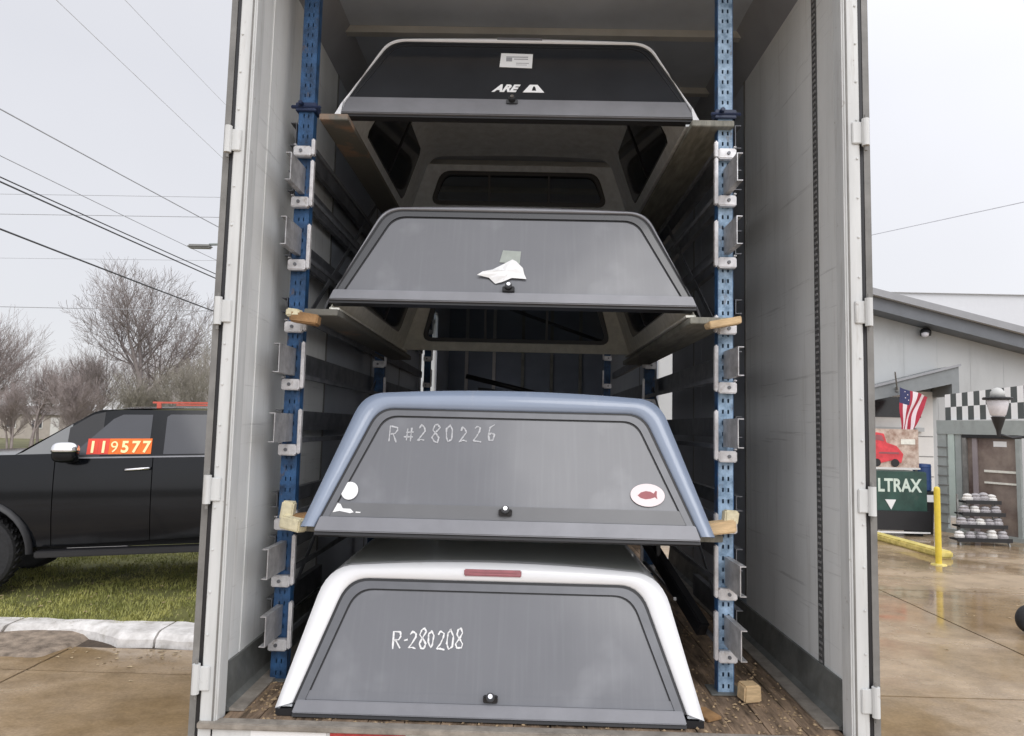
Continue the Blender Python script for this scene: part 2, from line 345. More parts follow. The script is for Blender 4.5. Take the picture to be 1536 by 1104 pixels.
# kerb: individual stones along the line, broken and uneven
ks = 0; xx = -16.0
KERB_P = []
kroot = tag(bpy.data.objects.new('kerb', None), kind='structure'); COL.objects.link(kroot)
while xx < -2.6:
    ln = random.uniform(1.5, 2.4); x1 = min(xx + ln, -2.3)
    nseg = 14; v = []; f = []
    for i in range(nseg + 1):
        X = xx + .012 + (x1 - xx - .024) * i / nseg
        w = .03 * noise.noise(Vector((X * 2.1, 0, 5))); h = .012 * noise.noise(Vector((X * 5, 4, 5)))
        fr = 4.13 + w
        if abs(X + 4.55) < .62: fr += .30 * (1 - abs(X + 4.55) / .62) ** .6       # chunk broken off
        prof = [(fr, -.01), (fr + .012, .07 + h), (fr + .06 + abs(w), .118 + h), (fr + .12, .128 + h), (4.56 + w * .5, .130 + h), (4.62, .10)]
        v += [(X, y, z) for y, z in prof]
    m_ = len(prof)
    for i in range(nseg):
        for k in range(m_ - 1): f.append((i * m_ + k, i * m_ + k + 1, (i + 1) * m_ + k + 1, (i + 1) * m_ + k))
    f += [tuple(range(m_)), tuple(nseg * m_ + k for k in range(m_))]
    link('kerb_stone', v, f, M_kerb, kroot); xx = x1
b = B(); b.box(-2.28, -1.72, 4.2, 14, -.01, .125); b.obj('kerb_stone', M_kerb, kroot, bevel=.03)
# crumbled asphalt against the kerb
v = []; f = []; nx, ny = 26, 8
for j in range(ny + 1):
    for i in range(nx + 1):
        X = -6.9 + 2.6 * i / nx; Y = 3.72 + .7 * j / ny
        u = i / nx; e_ = math.sin(math.pi * min(1, max(0, u))) ** .6
        z = .012 + (.085 * (j / ny) ** .8 * e_) + .012 * noise.noise(Vector((X * 6, Y * 6, 0))) * e_
        if j == 0 or i in (0, nx): z = -.012
        v.append((X + .1 * noise.noise(Vector((X, Y * 3, 7))), Y + (.12 * noise.noise(Vector((X * 3, 1, 2))) if j == 0 else 0), z))
for j in range(ny):
    for i in range(nx): a = j * (nx + 1) + i; f.append((a, a + 1, a + nx + 2, a + nx + 1))
tag(link('asphalt_patch', v, f, M_patch, smooth=True), kind='structure')
# pale road past the grass
sheet('side_road', [(-30, 7.2), (-7.9, 7.2), (-6.9, 8.1), (-6.3, 9.2), (-2.6, 14.0), (-30, 14.0)], .101, M_road)
sheet('far_lawn', [(-200, 14.0), (-1.7, 14.0), (-1.7, 70), (-200, 70)], .0, mat('far_turf', (.15, .145, .07), .95, var=.3, scale=.5))
# grass blades (stuff)
gv = []; gf = []
rnd = random.Random(3)
def blade(x, y, z, h, w, a, lean):
    n = len(gv); dx, dy = math.cos(a) * w, math.sin(a) * w; lx, ly = math.cos(a + 1.4) * lean, math.sin(a + 1.4) * lean
    gv.extend([(x - dx, y - dy, z), (x + dx, y + dy, z), (x + lx, y + ly, z + h)]); gf.append((n, n + 1, n + 2))
for i in range(62000):
    y = 4.5 + 5.3 * rnd.random() ** 1.5; x = -9 + 6.9 * rnd.random()
    if y > 7.2 and (y > 7.2 + (x + 7.9) * .9 if x > -7.9 else True): continue
    pn = noise.noise(Vector((x * 1.3, y * 1.3, 0))) + .5 * noise.noise(Vector((x * 5, y * 5, 2)))
    if pn < -.32 and rnd.random() < .8: continue
    h = .018 + .026 * rnd.random() + .04 * max(0, pn)
    blade(x, y, .093, h, .004 + .003 * rnd.random(), rnd.random() * 6.28, rnd.uniform(0, .04))
tag(link('grass', gv, gf, M_blade), 'short patchy green lawn between the kerb and the black truck', 'grass', kind='stuff')

b = B(); rr = random.Random(31)
for i in range(420):
    if rr.random() < .45: x, y, z = rr.uniform(-8, -2.4), rr.uniform(4.65, 7.2), .13
    elif rr.random() < .5: x, y, z = rr.uniform(-6, -1.5), 4.05 - abs(rr.gauss(0, .25)), .009
    else: x, y, z = rr.uniform(1.6, 9), rr.uniform(1.5, 15), .009
    a = rr.random() * 6.28; s_ = rr.uniform(.012, .035); c, d = math.cos(a) * s_, math.sin(a) * s_
    b.add([(x - c, y - d, z), (x + d * .45, y - c * .45, z + .004), (x + c, y + d, z + .002), (x - d * .45, y + c * .45, z + .007)], [(0, 1, 2), (0, 2, 3)])
tag(b.obj('fallen_leaves', mat('dead_leaf', (.30, .20, .11), .8, var=.4, scale=40, col2=(.42, .33, .2))), 'small dead leaves scattered over the lawn and wet concrete', 'leaves', kind='stuff')

# ================================================================ TRAILER
FZ = 1.06; CZ = 4.48; TL = 8.2
tr = thing('semi_trailer', (0, 0, 0), 'tall open grey box trailer with rear doors folded back, loaded with truck caps', 'trailer')
# rear frame
for s in (-1, 1):
    b = B(); b.box(*sorted((s * 1.195, s * 1.262)), 0, .085, .62, CZ + .25); b.obj('frame_post', M_frame, tr, bevel=.006)
    b = B(); b.box(*sorted((s * 1.262, s * 1.276)), .008, .06, .62, CZ + .25); b.obj('door_seal', M_seal, tr)
    b = B(); z = .9
    while z < CZ: b.lathe([(.005, -.003), (.004, -.0045), (.001, -.005)], (s * 1.248, 0, z), 6, axis='y'); z += .16
    tag(b.obj('rivet_row', M_frame, tr), kind='stuff')
    b = B(); b.box(*sorted((s * 1.207, s * 1.213)), -.004, 0, .66, CZ + .2); b.obj('frame_bead', M_framed, tr)
    # door folded back along the flank
    b = B(); b.box(*sorted((s * 1.277, s * 1.305)), .02, 1.28, .98, CZ + .12); d = b.obj('door', M_frame, tr, bevel=.004)
    b = B(); b.box(*sorted((s * 1.281, s * 1.3065)), .012, .02, 1.0, CZ + .1); b.obj('door_edge', M_framed, d)
    zs = (1.22, 1.93, 2.63, 3.33, 4.05) if s < 0 else (1.21, 1.95, 2.68, 3.405, 4.1)
    for z in zs:
        b = B(); b.tube([(s * 1.278, -.012, z - .055), (s * 1.278, -.012, z + .055)], .0145, 12)
        h = b.obj('hinge', M_frame, tr, smooth=False)
        b = B(); b.box(*sorted((s * 1.228, s * 1.275)), -.0085, 0, z - .045, z + .045); b.obj('hinge_leaf', M_frame, h, bevel=.003)
        b = B(); b.tube([(s * 1.278, -.012, z - .075), (s * 1.278, -.012, z + .072)], .006, 8); b.obj('hinge_pin', M_framed, h)
b = B(); b.box(-1.262, 1.262, 0, .085, CZ, CZ + .25); b.obj('header', M_frame, tr)
# walls
def wall(s, segs, name='wall_panel'):
    for y0, y1, z0, z1 in segs:
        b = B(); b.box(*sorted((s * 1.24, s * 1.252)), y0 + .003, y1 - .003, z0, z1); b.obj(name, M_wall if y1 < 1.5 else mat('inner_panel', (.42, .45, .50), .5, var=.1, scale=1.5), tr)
    b = B(); 
wall(-1, [(.086, 1.38, FZ, CZ), (1.38, 2.62, FZ, CZ), (2.62, 3.86, FZ, CZ), (3.86, 5.3, FZ, CZ), (5.3, 6.7, 3.7, CZ), (6.7, TL, FZ, CZ)])  # opening towards the far end added to let daylight into the interior
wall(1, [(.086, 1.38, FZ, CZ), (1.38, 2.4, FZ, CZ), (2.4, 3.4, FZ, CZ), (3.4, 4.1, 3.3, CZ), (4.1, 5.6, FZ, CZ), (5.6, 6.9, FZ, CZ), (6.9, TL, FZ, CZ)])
for s in (-1, 1):
    for y0, y1, z0, z1 in ([(.086, 5.3, .8, CZ), (5.3, 6.7, 3.7, CZ), (5.3, 6.7, .8, FZ), (6.7, TL, .8, CZ)] if s < 0 else [(.086, 3.4, .8, CZ), (3.4, 4.1, 3.3, CZ), (3.4, 4.1, .8, FZ), (4.1, TL, .8, CZ)]):
        b = B(); b.box(*sorted((s * 1.253, s * 1.272)), y0, y1, z0, z1); b.obj('outer_skin', M_frame, tr)
    for y in (1.38, 2.62, 3.86, 5.1):
        if s > 0 and 3.1 < y < 4.4: continue
        b = B(); b.box(*sorted((s * 1.236, s * 1.2395)), y - .012, y + .012, FZ + .2, CZ); b.obj('panel_seam', M_framed, tr)
    # perforated logistic strip, near the door
    b = B(); y0 = .345 if s > 0 else .30
    b.box(*sorted((s * 1.2365, s * 1.2395)), y0, y0 + .05, FZ + .15, CZ)
    st = b.obj('logistic_strip', M_dot if s > 0 else M_wall, tr)
    if s > 0:
        b = B(); z = FZ + .17; rr = random.Random(5)
        while z < CZ - .02:
            b.box(1.2335, 1.2364, y0 + .012 + rr.uniform(-.004, .004), y0 + .036 + rr.uniform(-.004, .004), z, z + .010); z += .026
        tag(b.obj('slot_edges', M_galv, st), kind='stuff')
    # kick plate and toe strip
    for y0, y1 in ([(.10, 5.3), (6.7, TL)] if s < 0 else [(.10, 3.4), (4.1, TL)]):
        b = B(); pr = [(1.2385, FZ), (1.2385, FZ + .165), (1.228, FZ + .165), (1.212, FZ + .03), (1.19, FZ + .012), (1.19, FZ)]
        b.prism(pr, lambda x, z: (s * x, y0, z), lambda x, z: (s * x, y1, z)); b.obj('kick_plate', M_kick, tr)
        b = B(); b.prism([(1.189, FZ + .003), (1.13, FZ + .003), (1.13, FZ + .010), (1.189, FZ + .014)], lambda x, z: (s * x, y0, z), lambda x, z: (s * x, y1, z)); b.obj('toe_strip', M_trimw, tr)
# ceiling with bows
b = B(); b.box(-1.272, 1.272, .085, TL, CZ + .03, CZ + .05); b.obj('roof_sheet', M_ceil, tr)
y = 1.147 - .68
while y < TL:
    b = B(); b.box(-1.24, 1.24, y, y + .05, CZ - .012, CZ + .029); b.obj('roof_bow', M_bow, tr); y += .68
for s in (-1, 1):
    b = B(); b.prism([(1.24, CZ - .16), (1.24, CZ + .03), (1.12, CZ + .03)], lambda x, z: (s * x, .086, z), lambda x, z: (s * x, TL, z)); b.obj('roof_cove', mat('roof_cove_grey', (.32, .33, .36), .5, var=.12), tr)
# front bulkhead
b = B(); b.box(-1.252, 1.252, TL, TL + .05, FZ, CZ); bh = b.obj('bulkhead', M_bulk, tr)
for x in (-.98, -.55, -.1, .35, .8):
    b = B(); b.box(x, x + .05, TL - .03, TL - .001, FZ, CZ); b.obj('bulkhead_post', M_bulks if x < -.5 else M_kick, bh)  # the two left posts are coloured paler, as if lit
# floor planks
px = -1.19; k = 0
while px < 1.185:
    w = .14; b = B(); x1 = min(px + w, 1.19)
    b.box(px + .002, x1 - .002, .035, TL, FZ - .03, FZ - random.uniform(.0, .003)); b.obj('floor_plank', M_wood, tr); px += w
b = B(); b.box(-1.24, 1.24, .035, TL, FZ - .08, FZ - .035); b.obj('subfloor', M_under, tr)
# sill, bumper, tape
b = B(); b.box(-1.262, 1.262, -.02, .034, FZ - .02, FZ + .004); b.obj('sill_plate', M_trimw, tr, bevel=.004)
b = B(); b.box(-1.262, 1.262, -.004, .034, .66, FZ - .021); sl = b.obj('rear_sill', M_frame, tr)
for i in range(8):
    x = -.78 + i * .30 - .28
    b = B(); b.box(x, x + .285, -.0065, -.0045, FZ - .075, FZ - .024); b.obj('reflective_tape', M_red if i % 2 else M_dec, sl)
b = B(); b.box(-1.1, 1.1, -.03, .06, .42, .52); b.box(-.7, -.6, .0, .08, .52, .66); b.box(.6, .7, .0, .08, .52, .66); b.obj('rear_bumper', M_framed, tr, bevel=.006)
b = B(); b.box(-.55, -.4, .1, TL, .62, .97); b.box(.4, .55, .1, TL, .62, .97); b.obj('chassis_rail', M_under, tr)
for y in (2.1, 3.3):
    for s in (-1, 1):
        b = B(); pts = [(.30, -.13), (.44, -.14), (.49, -.1), (.49, .1), (.44, .14), (.30, .13)]
        vv = []; n = 28
        w_ = B(); ring = []
        for r0, h0 in pts:
            for q in range(n): a = 2 * math.pi * q / n; ring.append((s * 1.05 + h0, y + r0 * math.cos(a), .492 + r0 * math.sin(a)))
        fs = [(i * n + q, i * n + (q + 1) % n, (i + 1) * n + (q + 1) % n, (i + 1) * n + q) for i in range(len(pts) - 1) for q in range(n)]
        w_.add(ring, fs + [tuple(range(n)), tuple((len(pts) - 1) * n + q for q in range(n))]); w_.obj('wheel', M_tyre, tr)
b = B(); b.box(-1.0, 1.0, 2.04, 2.16, .43, .55); b.box(-1, 1, 3.24, 3.36, .43, .55); b.obj('axle', M_under, tr)
b = B(); b.box(-.9, -.78, 7.0, 7.12, .0, .97); b.box(.78, .9, 7.0, 7.12, 0, .97); b.obj('landing_gear', M_framed, tr)

# debris on the trailer floor (stuff)
b = B(); rr = random.Random(11)
for i in range(900):
    x = rr.uniform(-1.15, 1.15); y = .03 + 1.9 * rr.random() ** 1.6; s = rr.uniform(.003, .013); a = rr.random() * 3.1
    if -.98 < x < .66 and y > .1: x = rr.choice((rr.uniform(.68, 1.12), rr.uniform(-1.15, -1.0)))
    z = FZ + .001; c, d = math.cos(a) * s, math.sin(a) * s
    b.add([(x - c, y - d, z), (x + d * .6, y - c * .6, z), (x + c, y + d, z), (x - d * .6, y + c * .6, z), (x, y, z + s * .6)], [(0, 1, 4), (1, 2, 4), (2, 3, 4), (3, 0, 4)])
tag(b.obj('floor_debris', M_deb), 'bark chips and grit scattered over the trailer floor', 'debris', kind='stuff')

# ================================================================ STORAGE RACKS
ZL = [1.234, 1.50, 1.74, 2.06, 2.345, 2.60, 2.879, 3.165, 3.40]      # bracket feet, left
ZR = [1.239, 1.497, 1.775, 2.078, 2.375, 2.634, 2.928, 3.208, 3.423]
def post(x, y, parent, worn, face=1):
    """C-section upright with a punched column of square holes in its front face."""
    w, d = .066, .05; z = FZ + .006; top = CZ - .015
    V = []; F = []
    hh = .0 if worn else .0025; xs = [-w / 2, -.016 + hh, -.008 - hh * .3, .008 + hh * .3, .016 - hh, w / 2]; pitch = .05
    rows = []
    zz = z; hole = []
    while zz + pitch < top:
        rows += [(zz, zz + .016, False), (zz + .016, zz + .034, True), (zz + .034, zz + .05, False)]; zz += pitch
    rows.append((zz, top, False))
    for z0, z1, h in rows:
        for k in range(5):
            if h and k in (1, 3): continue
            n = len(V); V += [(xs[k], 0, z0), (xs[k + 1], 0, z0), (xs[k + 1], 0, z1), (xs[k], 0, z1)]; F.append((n, n + 1, n + 2, n + 3))
    o = link('post', [(x + a, y + b_, c) for a, b_, c in V], F, M_bluel if worn else M_blue, parent)
    b = B(); b.box(x - w / 2 - .003, x - w / 2, y - .001, y + d, z, top); b.box(x + w / 2, x + w / 2 + .003, y - .001, y + d, z, top)
    b.box(x - w / 2, x + w / 2, y + d - .003, y + d, z, top); b.obj('post_channel', M_blue, o)
    b = B(); b.box(x - .07, x + .07, y - .03, y + .09, FZ + .001, FZ + .006); b.obj('foot_plate', M_kick, o)
    for zc in ((3.68, 4.36) if y < 1 else (3.6,)):
        b = B(); b.box(x - w / 2 - .016, x + w / 2 + .016, y - .014, y + d + .012, zc - .02, zc + .022)
        b.tube([(x - .07, y - .01, zc), (x + .07, y - .01, zc)], .009, 8); b.tube([(x - .02, y - .04, zc + .012), (x - .02, y, zc + .012)], .012, 6)
        b.obj('clamp', M_navy, o, bevel=.003)
    return o
def bracket(parent, x, y, z, s, hgt=.20):
    """Zinc J-hook: a tall leg on the inner side of the upright and a foot across its front."""
    b = B(); xi = x - s * .041                          # s = +1 right rack: inner side is towards -X
    b.box(*sorted((xi, xi - s * .016)), y - .034, y - .002, z, z + hgt)
    b.box(*sorted((xi, x + s * .040)), y - .040, y - .004, z - .008, z + .042)
    b.box(*sorted((x + s * .03, x + s * .040)), y - .04, y - .004, z + .042, z + .058)
    o = b.obj('bracket', M_silver, parent, bevel=.006, seg=2)
    b = B(); b.tube([(x + s * .004, y - .046, z + .018), (x + s * .004, y - .04, z + .018)], .008, 8); b.obj('bolt', M_dsteel, o)
    return o
def rack(side, ZS, label):
    s = side; X = .854 if s > 0 else -1.118
    t = thing('storage_rack', (0, 0, 0), label, 'rack')
    lean = .012 if s > 0 else .0
    ZS = [2.2 + (z - 2.2) * 1.032 for z in ZS]
    for i, y in enumerate((.45, 2.35, 4.9)):
        post(X, y, t, worn=(s > 0 and i == 0))
    for k, z in enumerate(ZS):
        bracket(t, X, .448, z, s, random.uniform(.20, .235) if k not in (2, 5, 8) else .08)
        xw = X + s * .062
        z0 = z + .085 + (.02 if k % 2 else 0)
        b = B(); y0 = .505
        pr = [(0, 0), (.003, 0), (.003, .012), (.018, .012), (.018, 0), (.021, 0), (.021, .10), (.018, .10), (.018, .088), (.003, .088), (.003, .10), (0, .10)]
        pr = [(0, 0), (.022, 0), (.022, .1), (0, .1)]
        h = .105 if k % 2 == 0 else .09
        if k in (2, 5): h = .06
        # deep shelf rail running into the trailer, its end sticking out before the upright
        YE = 4.95 if k > 1 else 1.3
        b.box(*sorted((xw, xw + s * .004)), y0, YE, z0, z0 + h); b.box(*sorted((xw, xw + s * .03)), y0, YE, z0 - .004, z0); b.box(*sorted((xw, xw + s * .03)), y0, YE, z0 + h, z0 + h + .004)
        ro = b.obj('shelf_rail', M_dsteel, t)
        if k not in (2, 5, 8):
            pz = z + (.062 if s < 0 else .055); ph = .125; b = B()
            jz = random.uniform(-.008, .008); j0 = random.uniform(.20, .25); pz += jz; xa = X - s * random.uniform(.006, .014)
            b.box(*sorted((xa, xa + s * .004)), j0, .444, pz, pz + ph); b.box(*sorted((xa + s * .004, xa + s * .026)), j0, .444, pz + ph - .004, pz + ph); b.box(*sorted((xa + s * .004, xa + s * .026)), j0, .444, pz, pz + .004)
            b.obj('rail_end_plate', M_galv, ro)
        b = B(); b.bar((X - s * .03, .52, z + .06), (X - s * .03, 2.35, z + .06), .012, .022); b.obj('tie_bar', M_dsteel, t)
        for y in (2.35, 4.9):
            bracket(t, X, y - .002, z, s, .19)
    # diagonal braces between uprights
    for z0, z1 in ((1.3, 2.5), (2.6, 3.9)):
        b = B(); b.bar((X + s * .02, .52, z0), (X + s * .02, 2.34, z1), .004, .03); b.obj('brace', M_dsteel, t)
    return t
rack(-1, ZL, 'blue upright storage rack with zinc brackets along the left trailer wall')
rack(1, ZR, 'blue perforated storage rack with zinc brackets along the right trailer wall')

# ================================================================ TRUCK CAPS
S = .4; NN = Vector((0, -1, S)).normalized()
def upath(wb, zb, ws, h, r, crown=0, na=7, nt=12, cx=0):
    V = Vector((ws, h)); P0 = Vector((wb, zb)); d1 = (P0 - V).normalized(); A = V + d1 * r; Bp = V + Vector((-r, 0))
    right = [P0.lerp(A, t / 4) for t in range(4)]
    for i in range(na + 1):
        t = i / na; right.append(A * (1 - t) ** 2 + V * 2 * t * (1 - t) + Bp * t * t)
    top = [Vector((Bp.x * (1 - 2 * i / nt), h)) for i in range(1, nt)]
    left = [Vector((-p.x, p.y)) for p in reversed(right)]
    P = right + top + left
    out_ = []
    for p in P:
        z = p.y
        if crown and abs(p.x) < Bp.x: z += crown * (1 - (p.x / Bp.x) ** 2)
        out_.append((p.x + cx, z))
    return out_
def on(x, z, off=0): return Vector((x, S * z, z)) + NN * off
def ring(name, A, Bp, o0, o1, m, parent, closed=False):
    n = len(A); b = B(); vs = [on(*p, o1) for p in A] + [on(*p, o1) for p in Bp] + [on(*p, o0) for p in A] + [on(*p, o0) for p in Bp]
    fs = []
    for i in range(n if closed else n - 1):
        j = (i + 1) % n
        fs += [(i, j, n + j, n + i), (2 * n + i, 2 * n + j, 3 * n + j, 3 * n + i), (i, j, 2 * n + j, 2 * n + i), (n + i, n + j, 3 * n + j, 3 * n + i)]
    if not closed: fs += [(0, n, 3 * n, 2 * n), (n - 1, 2 * n - 1, 4 * n - 1, 3 * n - 1)]
    b.add(vs, fs); return b.obj(name, m, parent)
def pane(name, A, o0, o1, m, parent):
    n = len(A); b = B(); b.add([on(*p, o1) for p in A] + [on(*p, o0) for p in A], [tuple(range(n)), tuple(range(n, 2 * n))] + [(i, (i + 1) % n, n + (i + 1) % n, n + i) for i in range(n)])
    return b.obj(name, m, parent)
def gmat(x, z, off, tilt=0):
    o = on(x, z, off); xa = Vector((1, 0, 0)); ya = Vector((0, S, 1)).normalized()
    c, s_ = math.cos(tilt), math.sin(tilt); X = xa * c + ya * s_; Y = ya * c - xa * s_
    return Matrix(((X.x, Y.x, NN.x, o.x), (X.y, Y.y, NN.y, o.y), (X.z, Y.z, NN.z, o.z), (0, 0, 0, 1)))
def cap(label, loc, P, rz=0):
    t = thing('truck_cap', loc, label, 'truck cap', 'truck caps stacked in the trailer', rz)
    L_ = P.get('L', 2.0); FS = .28
    O = upath(P['wb'], 0, P['ws'], P['h'], P['r'], P.get('crown', .02))
    th = .018
    I = upath(P['wb'] - th, 0, P['ws'] - th * .9, P['h'] - th, P['r'], P.get('crown', .02))
    def fr(x, z, dz=0): return Vector((x * .985, L_ - FS * z, z))
    nO = len(O)
    # ribs along the length: outer skin
    def skin(A, name, m, sgn):
        K = 10; vs = []
        for k in range(K + 1):
            u = k / K
            for (x, z) in A:
                p = on(x, z).lerp(fr(x, z), u); p.z += P.get('bow', .02) * math.sin(math.pi * u) * (z / P['h'])
                vs.append(p)
        n = len(A); fs = [(k * n + i, k * n + i + 1, (k + 1) * n + i + 1, (k + 1) * n + i) for k in range(K) for i in range(n - 1)]
        return link(name, vs, fs, m, t, smooth=True)
    body = skin(O, 'shell', P['m'], 1)
    skin(I, 'liner', P['liner'], -1)
    # bottom edge closing strips
    b = B()
    for s in (-1, 1):
        wa, wi = P['wb'], P['wb'] - th
        b.add([on(s * wa, 0), on(s * wi, 0), fr(s * wi, 0), fr(s * wa, 0)], [(0, 1, 2, 3)])
        b.add([(s * wi, .01, .004), (s * (wi - .045), .01, .004), (s * (wi - .045) * .985, L_ - .01, .004), (s * wi * .985, L_ - .01, .004),
               (s * wi, .01, .014), (s * (wi - .045), .01, .014), (s * (wi - .045) * .985, L_ - .01, .014), (s * wi * .985, L_ - .01, .014)],
              [(0, 1, 2, 3), (4, 5, 6, 7), (0, 1, 5, 4), (1, 2, 6, 5), (2, 3, 7, 6), (3, 0, 4, 7)])
    b.obj('base_rail', P['liner'], t)
    # rear trim: body colour flange between the outer edge and the hatch opening
    g = P['g']   # glass U: wb zb ws h r
    G = upath(*g); G1 = upath(g[0] + .012, g[1] - .0, g[2] + .010, g[3] + .011, g[4] + .004)
    rb = P.get('foot', 0)
    Gout = list(G1)
    mid = [((a[0] + c[0]) / 2, (a[1] + c[1]) / 2) for a, c in zip(O, G1)]
    nO = len(O); vs = []; 
    rows = [(O, -.002), ([(a[0] * .96 + c[0] * .04, a[1] * .96 + c[1] * .04) for a, c in zip(O, G1)], .010), (mid, .016), ([(a[0] * .06 + c[0] * .94, a[1] * .06 + c[1] * .94) for a, c in zip(O, G1)], .013), (G1, .002)]
    for A, of in rows: vs += [on(*p, of) for p in A]
    fs = [(k * nO + i, k * nO + i + 1, (k + 1) * nO + i + 1, (k + 1) * nO + i) for k in range(len(rows) - 1) for i in range(nO - 1)]
    link('rear_frame', vs, fs, P.get('mf', P['m']), t, smooth=True)
    ring('inner_return', upath(g[0] + .0125, g[1], g[2] + .0105, g[3] + .0115, g[4] + .004), upath(g[0] - .01, g[1], g[2] - .01, g[3] - .01, g[4]), -.03, -.006, P['liner'], t)
    # hatch
    h = thing('tmp', (0, 0, 0), None, None); bpy.data.objects.remove(h)
    ring('hatch_seal', G1, G, -.004, .006, M_seal, t)
    f1 = P.get('fw', .03)
    G2 = upath(g[0] - f1 * 1.1, g[1] + .0, g[2] - f1, g[3] - f1, max(.02, g[4] - f1 * .4))
    hf = ring('hatch_frame', [(x, z) for x, z in G], G2, -.002, P.get('fo', .012), P.get('fm', M_alu), t)
    G3 = upath(g[0] - f1 * 1.1 - .005, g[1], g[2] - f1 - .005, g[3] - f1 - .005, max(.02, g[4] - f1 * .4))
    ring('glazing_bead', G2, G3, -.002, .006, M_seal, hf)
    gl = pane('hatch_glass', G3, -.003, .004, P.get('glass', M_glass), t)
    # bottom bars
    z0, z1 = P['bar']; wbar = g[0] + .008
    b = B(); b.prism([(-wbar, z0), (wbar, z0), (wbar - (z1 - z0) * .3, z1), (-wbar + (z1 - z0) * .3, z1)], lambda x, z: on(x, z, -.008), lambda x, z: on(x, z, .022))
    b.obj('hatch_bar', P.get('bm', M_bar), t, bevel=.004)
    b = B(); b.prism([(-wbar, z0 - .012), (wbar, z0 - .012), (wbar, z0 - .001), (-wbar, z0 - .001)], lambda x, z: on(x, z, -.02), lambda x, z: on(x, z, .010)); b.obj('weather_strip', M_seal, t)
    if 'bar2' in P:
        z0, z1 = P['bar2']; w0 = g[0] - z0 * P['sl'] - .02; w1 = g[0] - z1 * P['sl'] - .02
        b = B(); b.prism([(-w0, z0), (w0, z0), (w1, z1), (-w1, z1)], lambda x, z: on(x, z, .0045), lambda x, z: on(x, z, P.get('b2o', .009))); b.obj('lower_glass_band', P.get('b2m', M_alu), t)
    # lock handle
    hx, hz = P['hand']
    b = B(); o = on(hx, hz, .012); b.box(hx - .028, hx + .028, o.y - .022, o.y + .004, o.z - .014, o.z + .010); b.tube([o + NN * .01, o + NN * .036], .017, 14)
    ho = b.obj('handle', M_black, t, bevel=.003)
    b = B(); b.tube([o + NN * .0365 + Vector((0, 0, .004)), o + NN * .039 + Vector((0, 0, .004))], .009, 10); b.obj('lock_barrel', M_chrome, ho)
    # side windows (dark slabs through the shell)
    for s in (-1, 1):
        zl, zh = .10, P['h'] * .80
        def sx(z): return s * (P['wb'] + (P['ws'] - P['wb']) * z / P['h'])
        q = []
        ya, yb = .42, L_ - .38
        pl = [(ya, zl + .03), (ya + .02, zl), (yb - .02, zl), (yb, zl + .03), (yb - .05, zh - .03), (yb - .09, zh), (ya + .10, zh), (ya + .07, zh - .03)]
        def fx(y, z, d):
            u = (y - S * z) / (L_ - FS * z - S * z); xx_ = sx(z) * (1 - .015 * u); return Vector((xx_ + s * d, y, z + P.get('bow', .02) * math.sin(math.pi * u) * z / P['h']))
        b = B(); b.prism(pl, lambda y, z: fx(y, z, -.028), lambda y, z: fx(y, z, .008)); w = b.obj('side_window', M_glassd, t)
        pl2 = [(ya + (yb - ya) * .52 - .01, zl + .002), (ya + (yb - ya) * .52 + .01, zl + .002), (ya + (yb - ya) * .52 + .01, zh - .002), (ya + (yb - ya) * .52 - .01, zh - .002)]
        b = B(); b.prism(pl2, lambda y, z: fx(y, z, -.036), lambda y, z: fx(y, z, .014)); b.obj('window_divider', M_black, w)
    # front wall with window
    Of = [(x, z) for x, z in O]
    wz0, wz1 = P.get('fwz', (.10, .38))
    a0 = P.get('fa0', .68); a1 = P.get('fa1', .585)
    nO = len(O)
    def rtrap(w0, w1, z0, z1, rad):
        C_ = [Vector((w0, z0)), Vector((w1, z1)), Vector((-w1, z1)), Vector((-w0, z0))]; pts = []
        for i in range(4):
            p, c, q = C_[i - 1], C_[i], C_[(i + 1) % 4]; A = c + (p - c).normalized() * rad; B_ = c + (q - c).normalized() * rad
            for k in range(6):
                t_ = k / 5; pts.append(A * (1 - t_) ** 2 + c * 2 * t_ * (1 - t_) + B_ * t_ * t_)
        return [(p.x, p.y) for p in pts]
    # the wall's outer outline resampled to the window's point count, starting at the lower right corner
    hb = rtrap(a0, a1, wz0, wz1, .075)
    def closest_outer(p):
        cx_, cz_ = 0, (wz0 + wz1) / 2; dx, dz = p[0] - cx_, p[1] - cz_
        poly = [(x, z) for x, z in O] + [(-O[0][0], -.06), (O[0][0], -.06)]
        best = None
        for i in range(len(poly)):
            (x1, z1), (x2, z2) = poly[i], poly[(i + 1) % len(poly)]
            ex, ez = x2 - x1, z2 - z1; den = dx * ez - dz * ex
            if abs(den) < 1e-9: continue
            t_ = ((x1 - cx_) * ez - (z1 - cz_) * ex) / den; u_ = ((x1 - cx_) * dz - (z1 - cz_) * dx) / den
            if t_ > 0 and -1e-6 <= u_ <= 1 + 1e-6 and (best is None or t_ < best): best = t_
        return (cx_ + dx * best, cz_ + dz * best)
    Of = [closest_outer(p) for p in hb]
    n = len(hb); vs = [fr(x, z) for x, z in Of] + [fr(x, z) for x, z in hb] + [fr(x, z) - Vector((0, .02, 0)) for x, z in Of] + [fr(x, z) - Vector((0, .02, 0)) for x, z in hb]
    fs = []
    for i in range(n):
        j = (i + 1) % n; fs += [(i, j, n + j, n + i), (2 * n + i, 2 * n + j, 3 * n + j, 3 * n + i), (n + i, n + j, 3 * n + j, 3 * n + i), (i, j, 2 * n + j, 2 * n + i)]
    fwo = link('front_wall', vs, fs, P['liner'], t)
    hi = rtrap(a0 - .034, a1 - .030, wz0 + .026, wz1 - .026, .055)
    C2 = lambda A, d: [fr(x, z) + Vector((0, d, 0)) for x, z in A]
    m_ = len(hb); vs = C2(hb, -.032) + C2(hi, -.032) + C2(hb, .01) + C2(hi, .01); fs = []
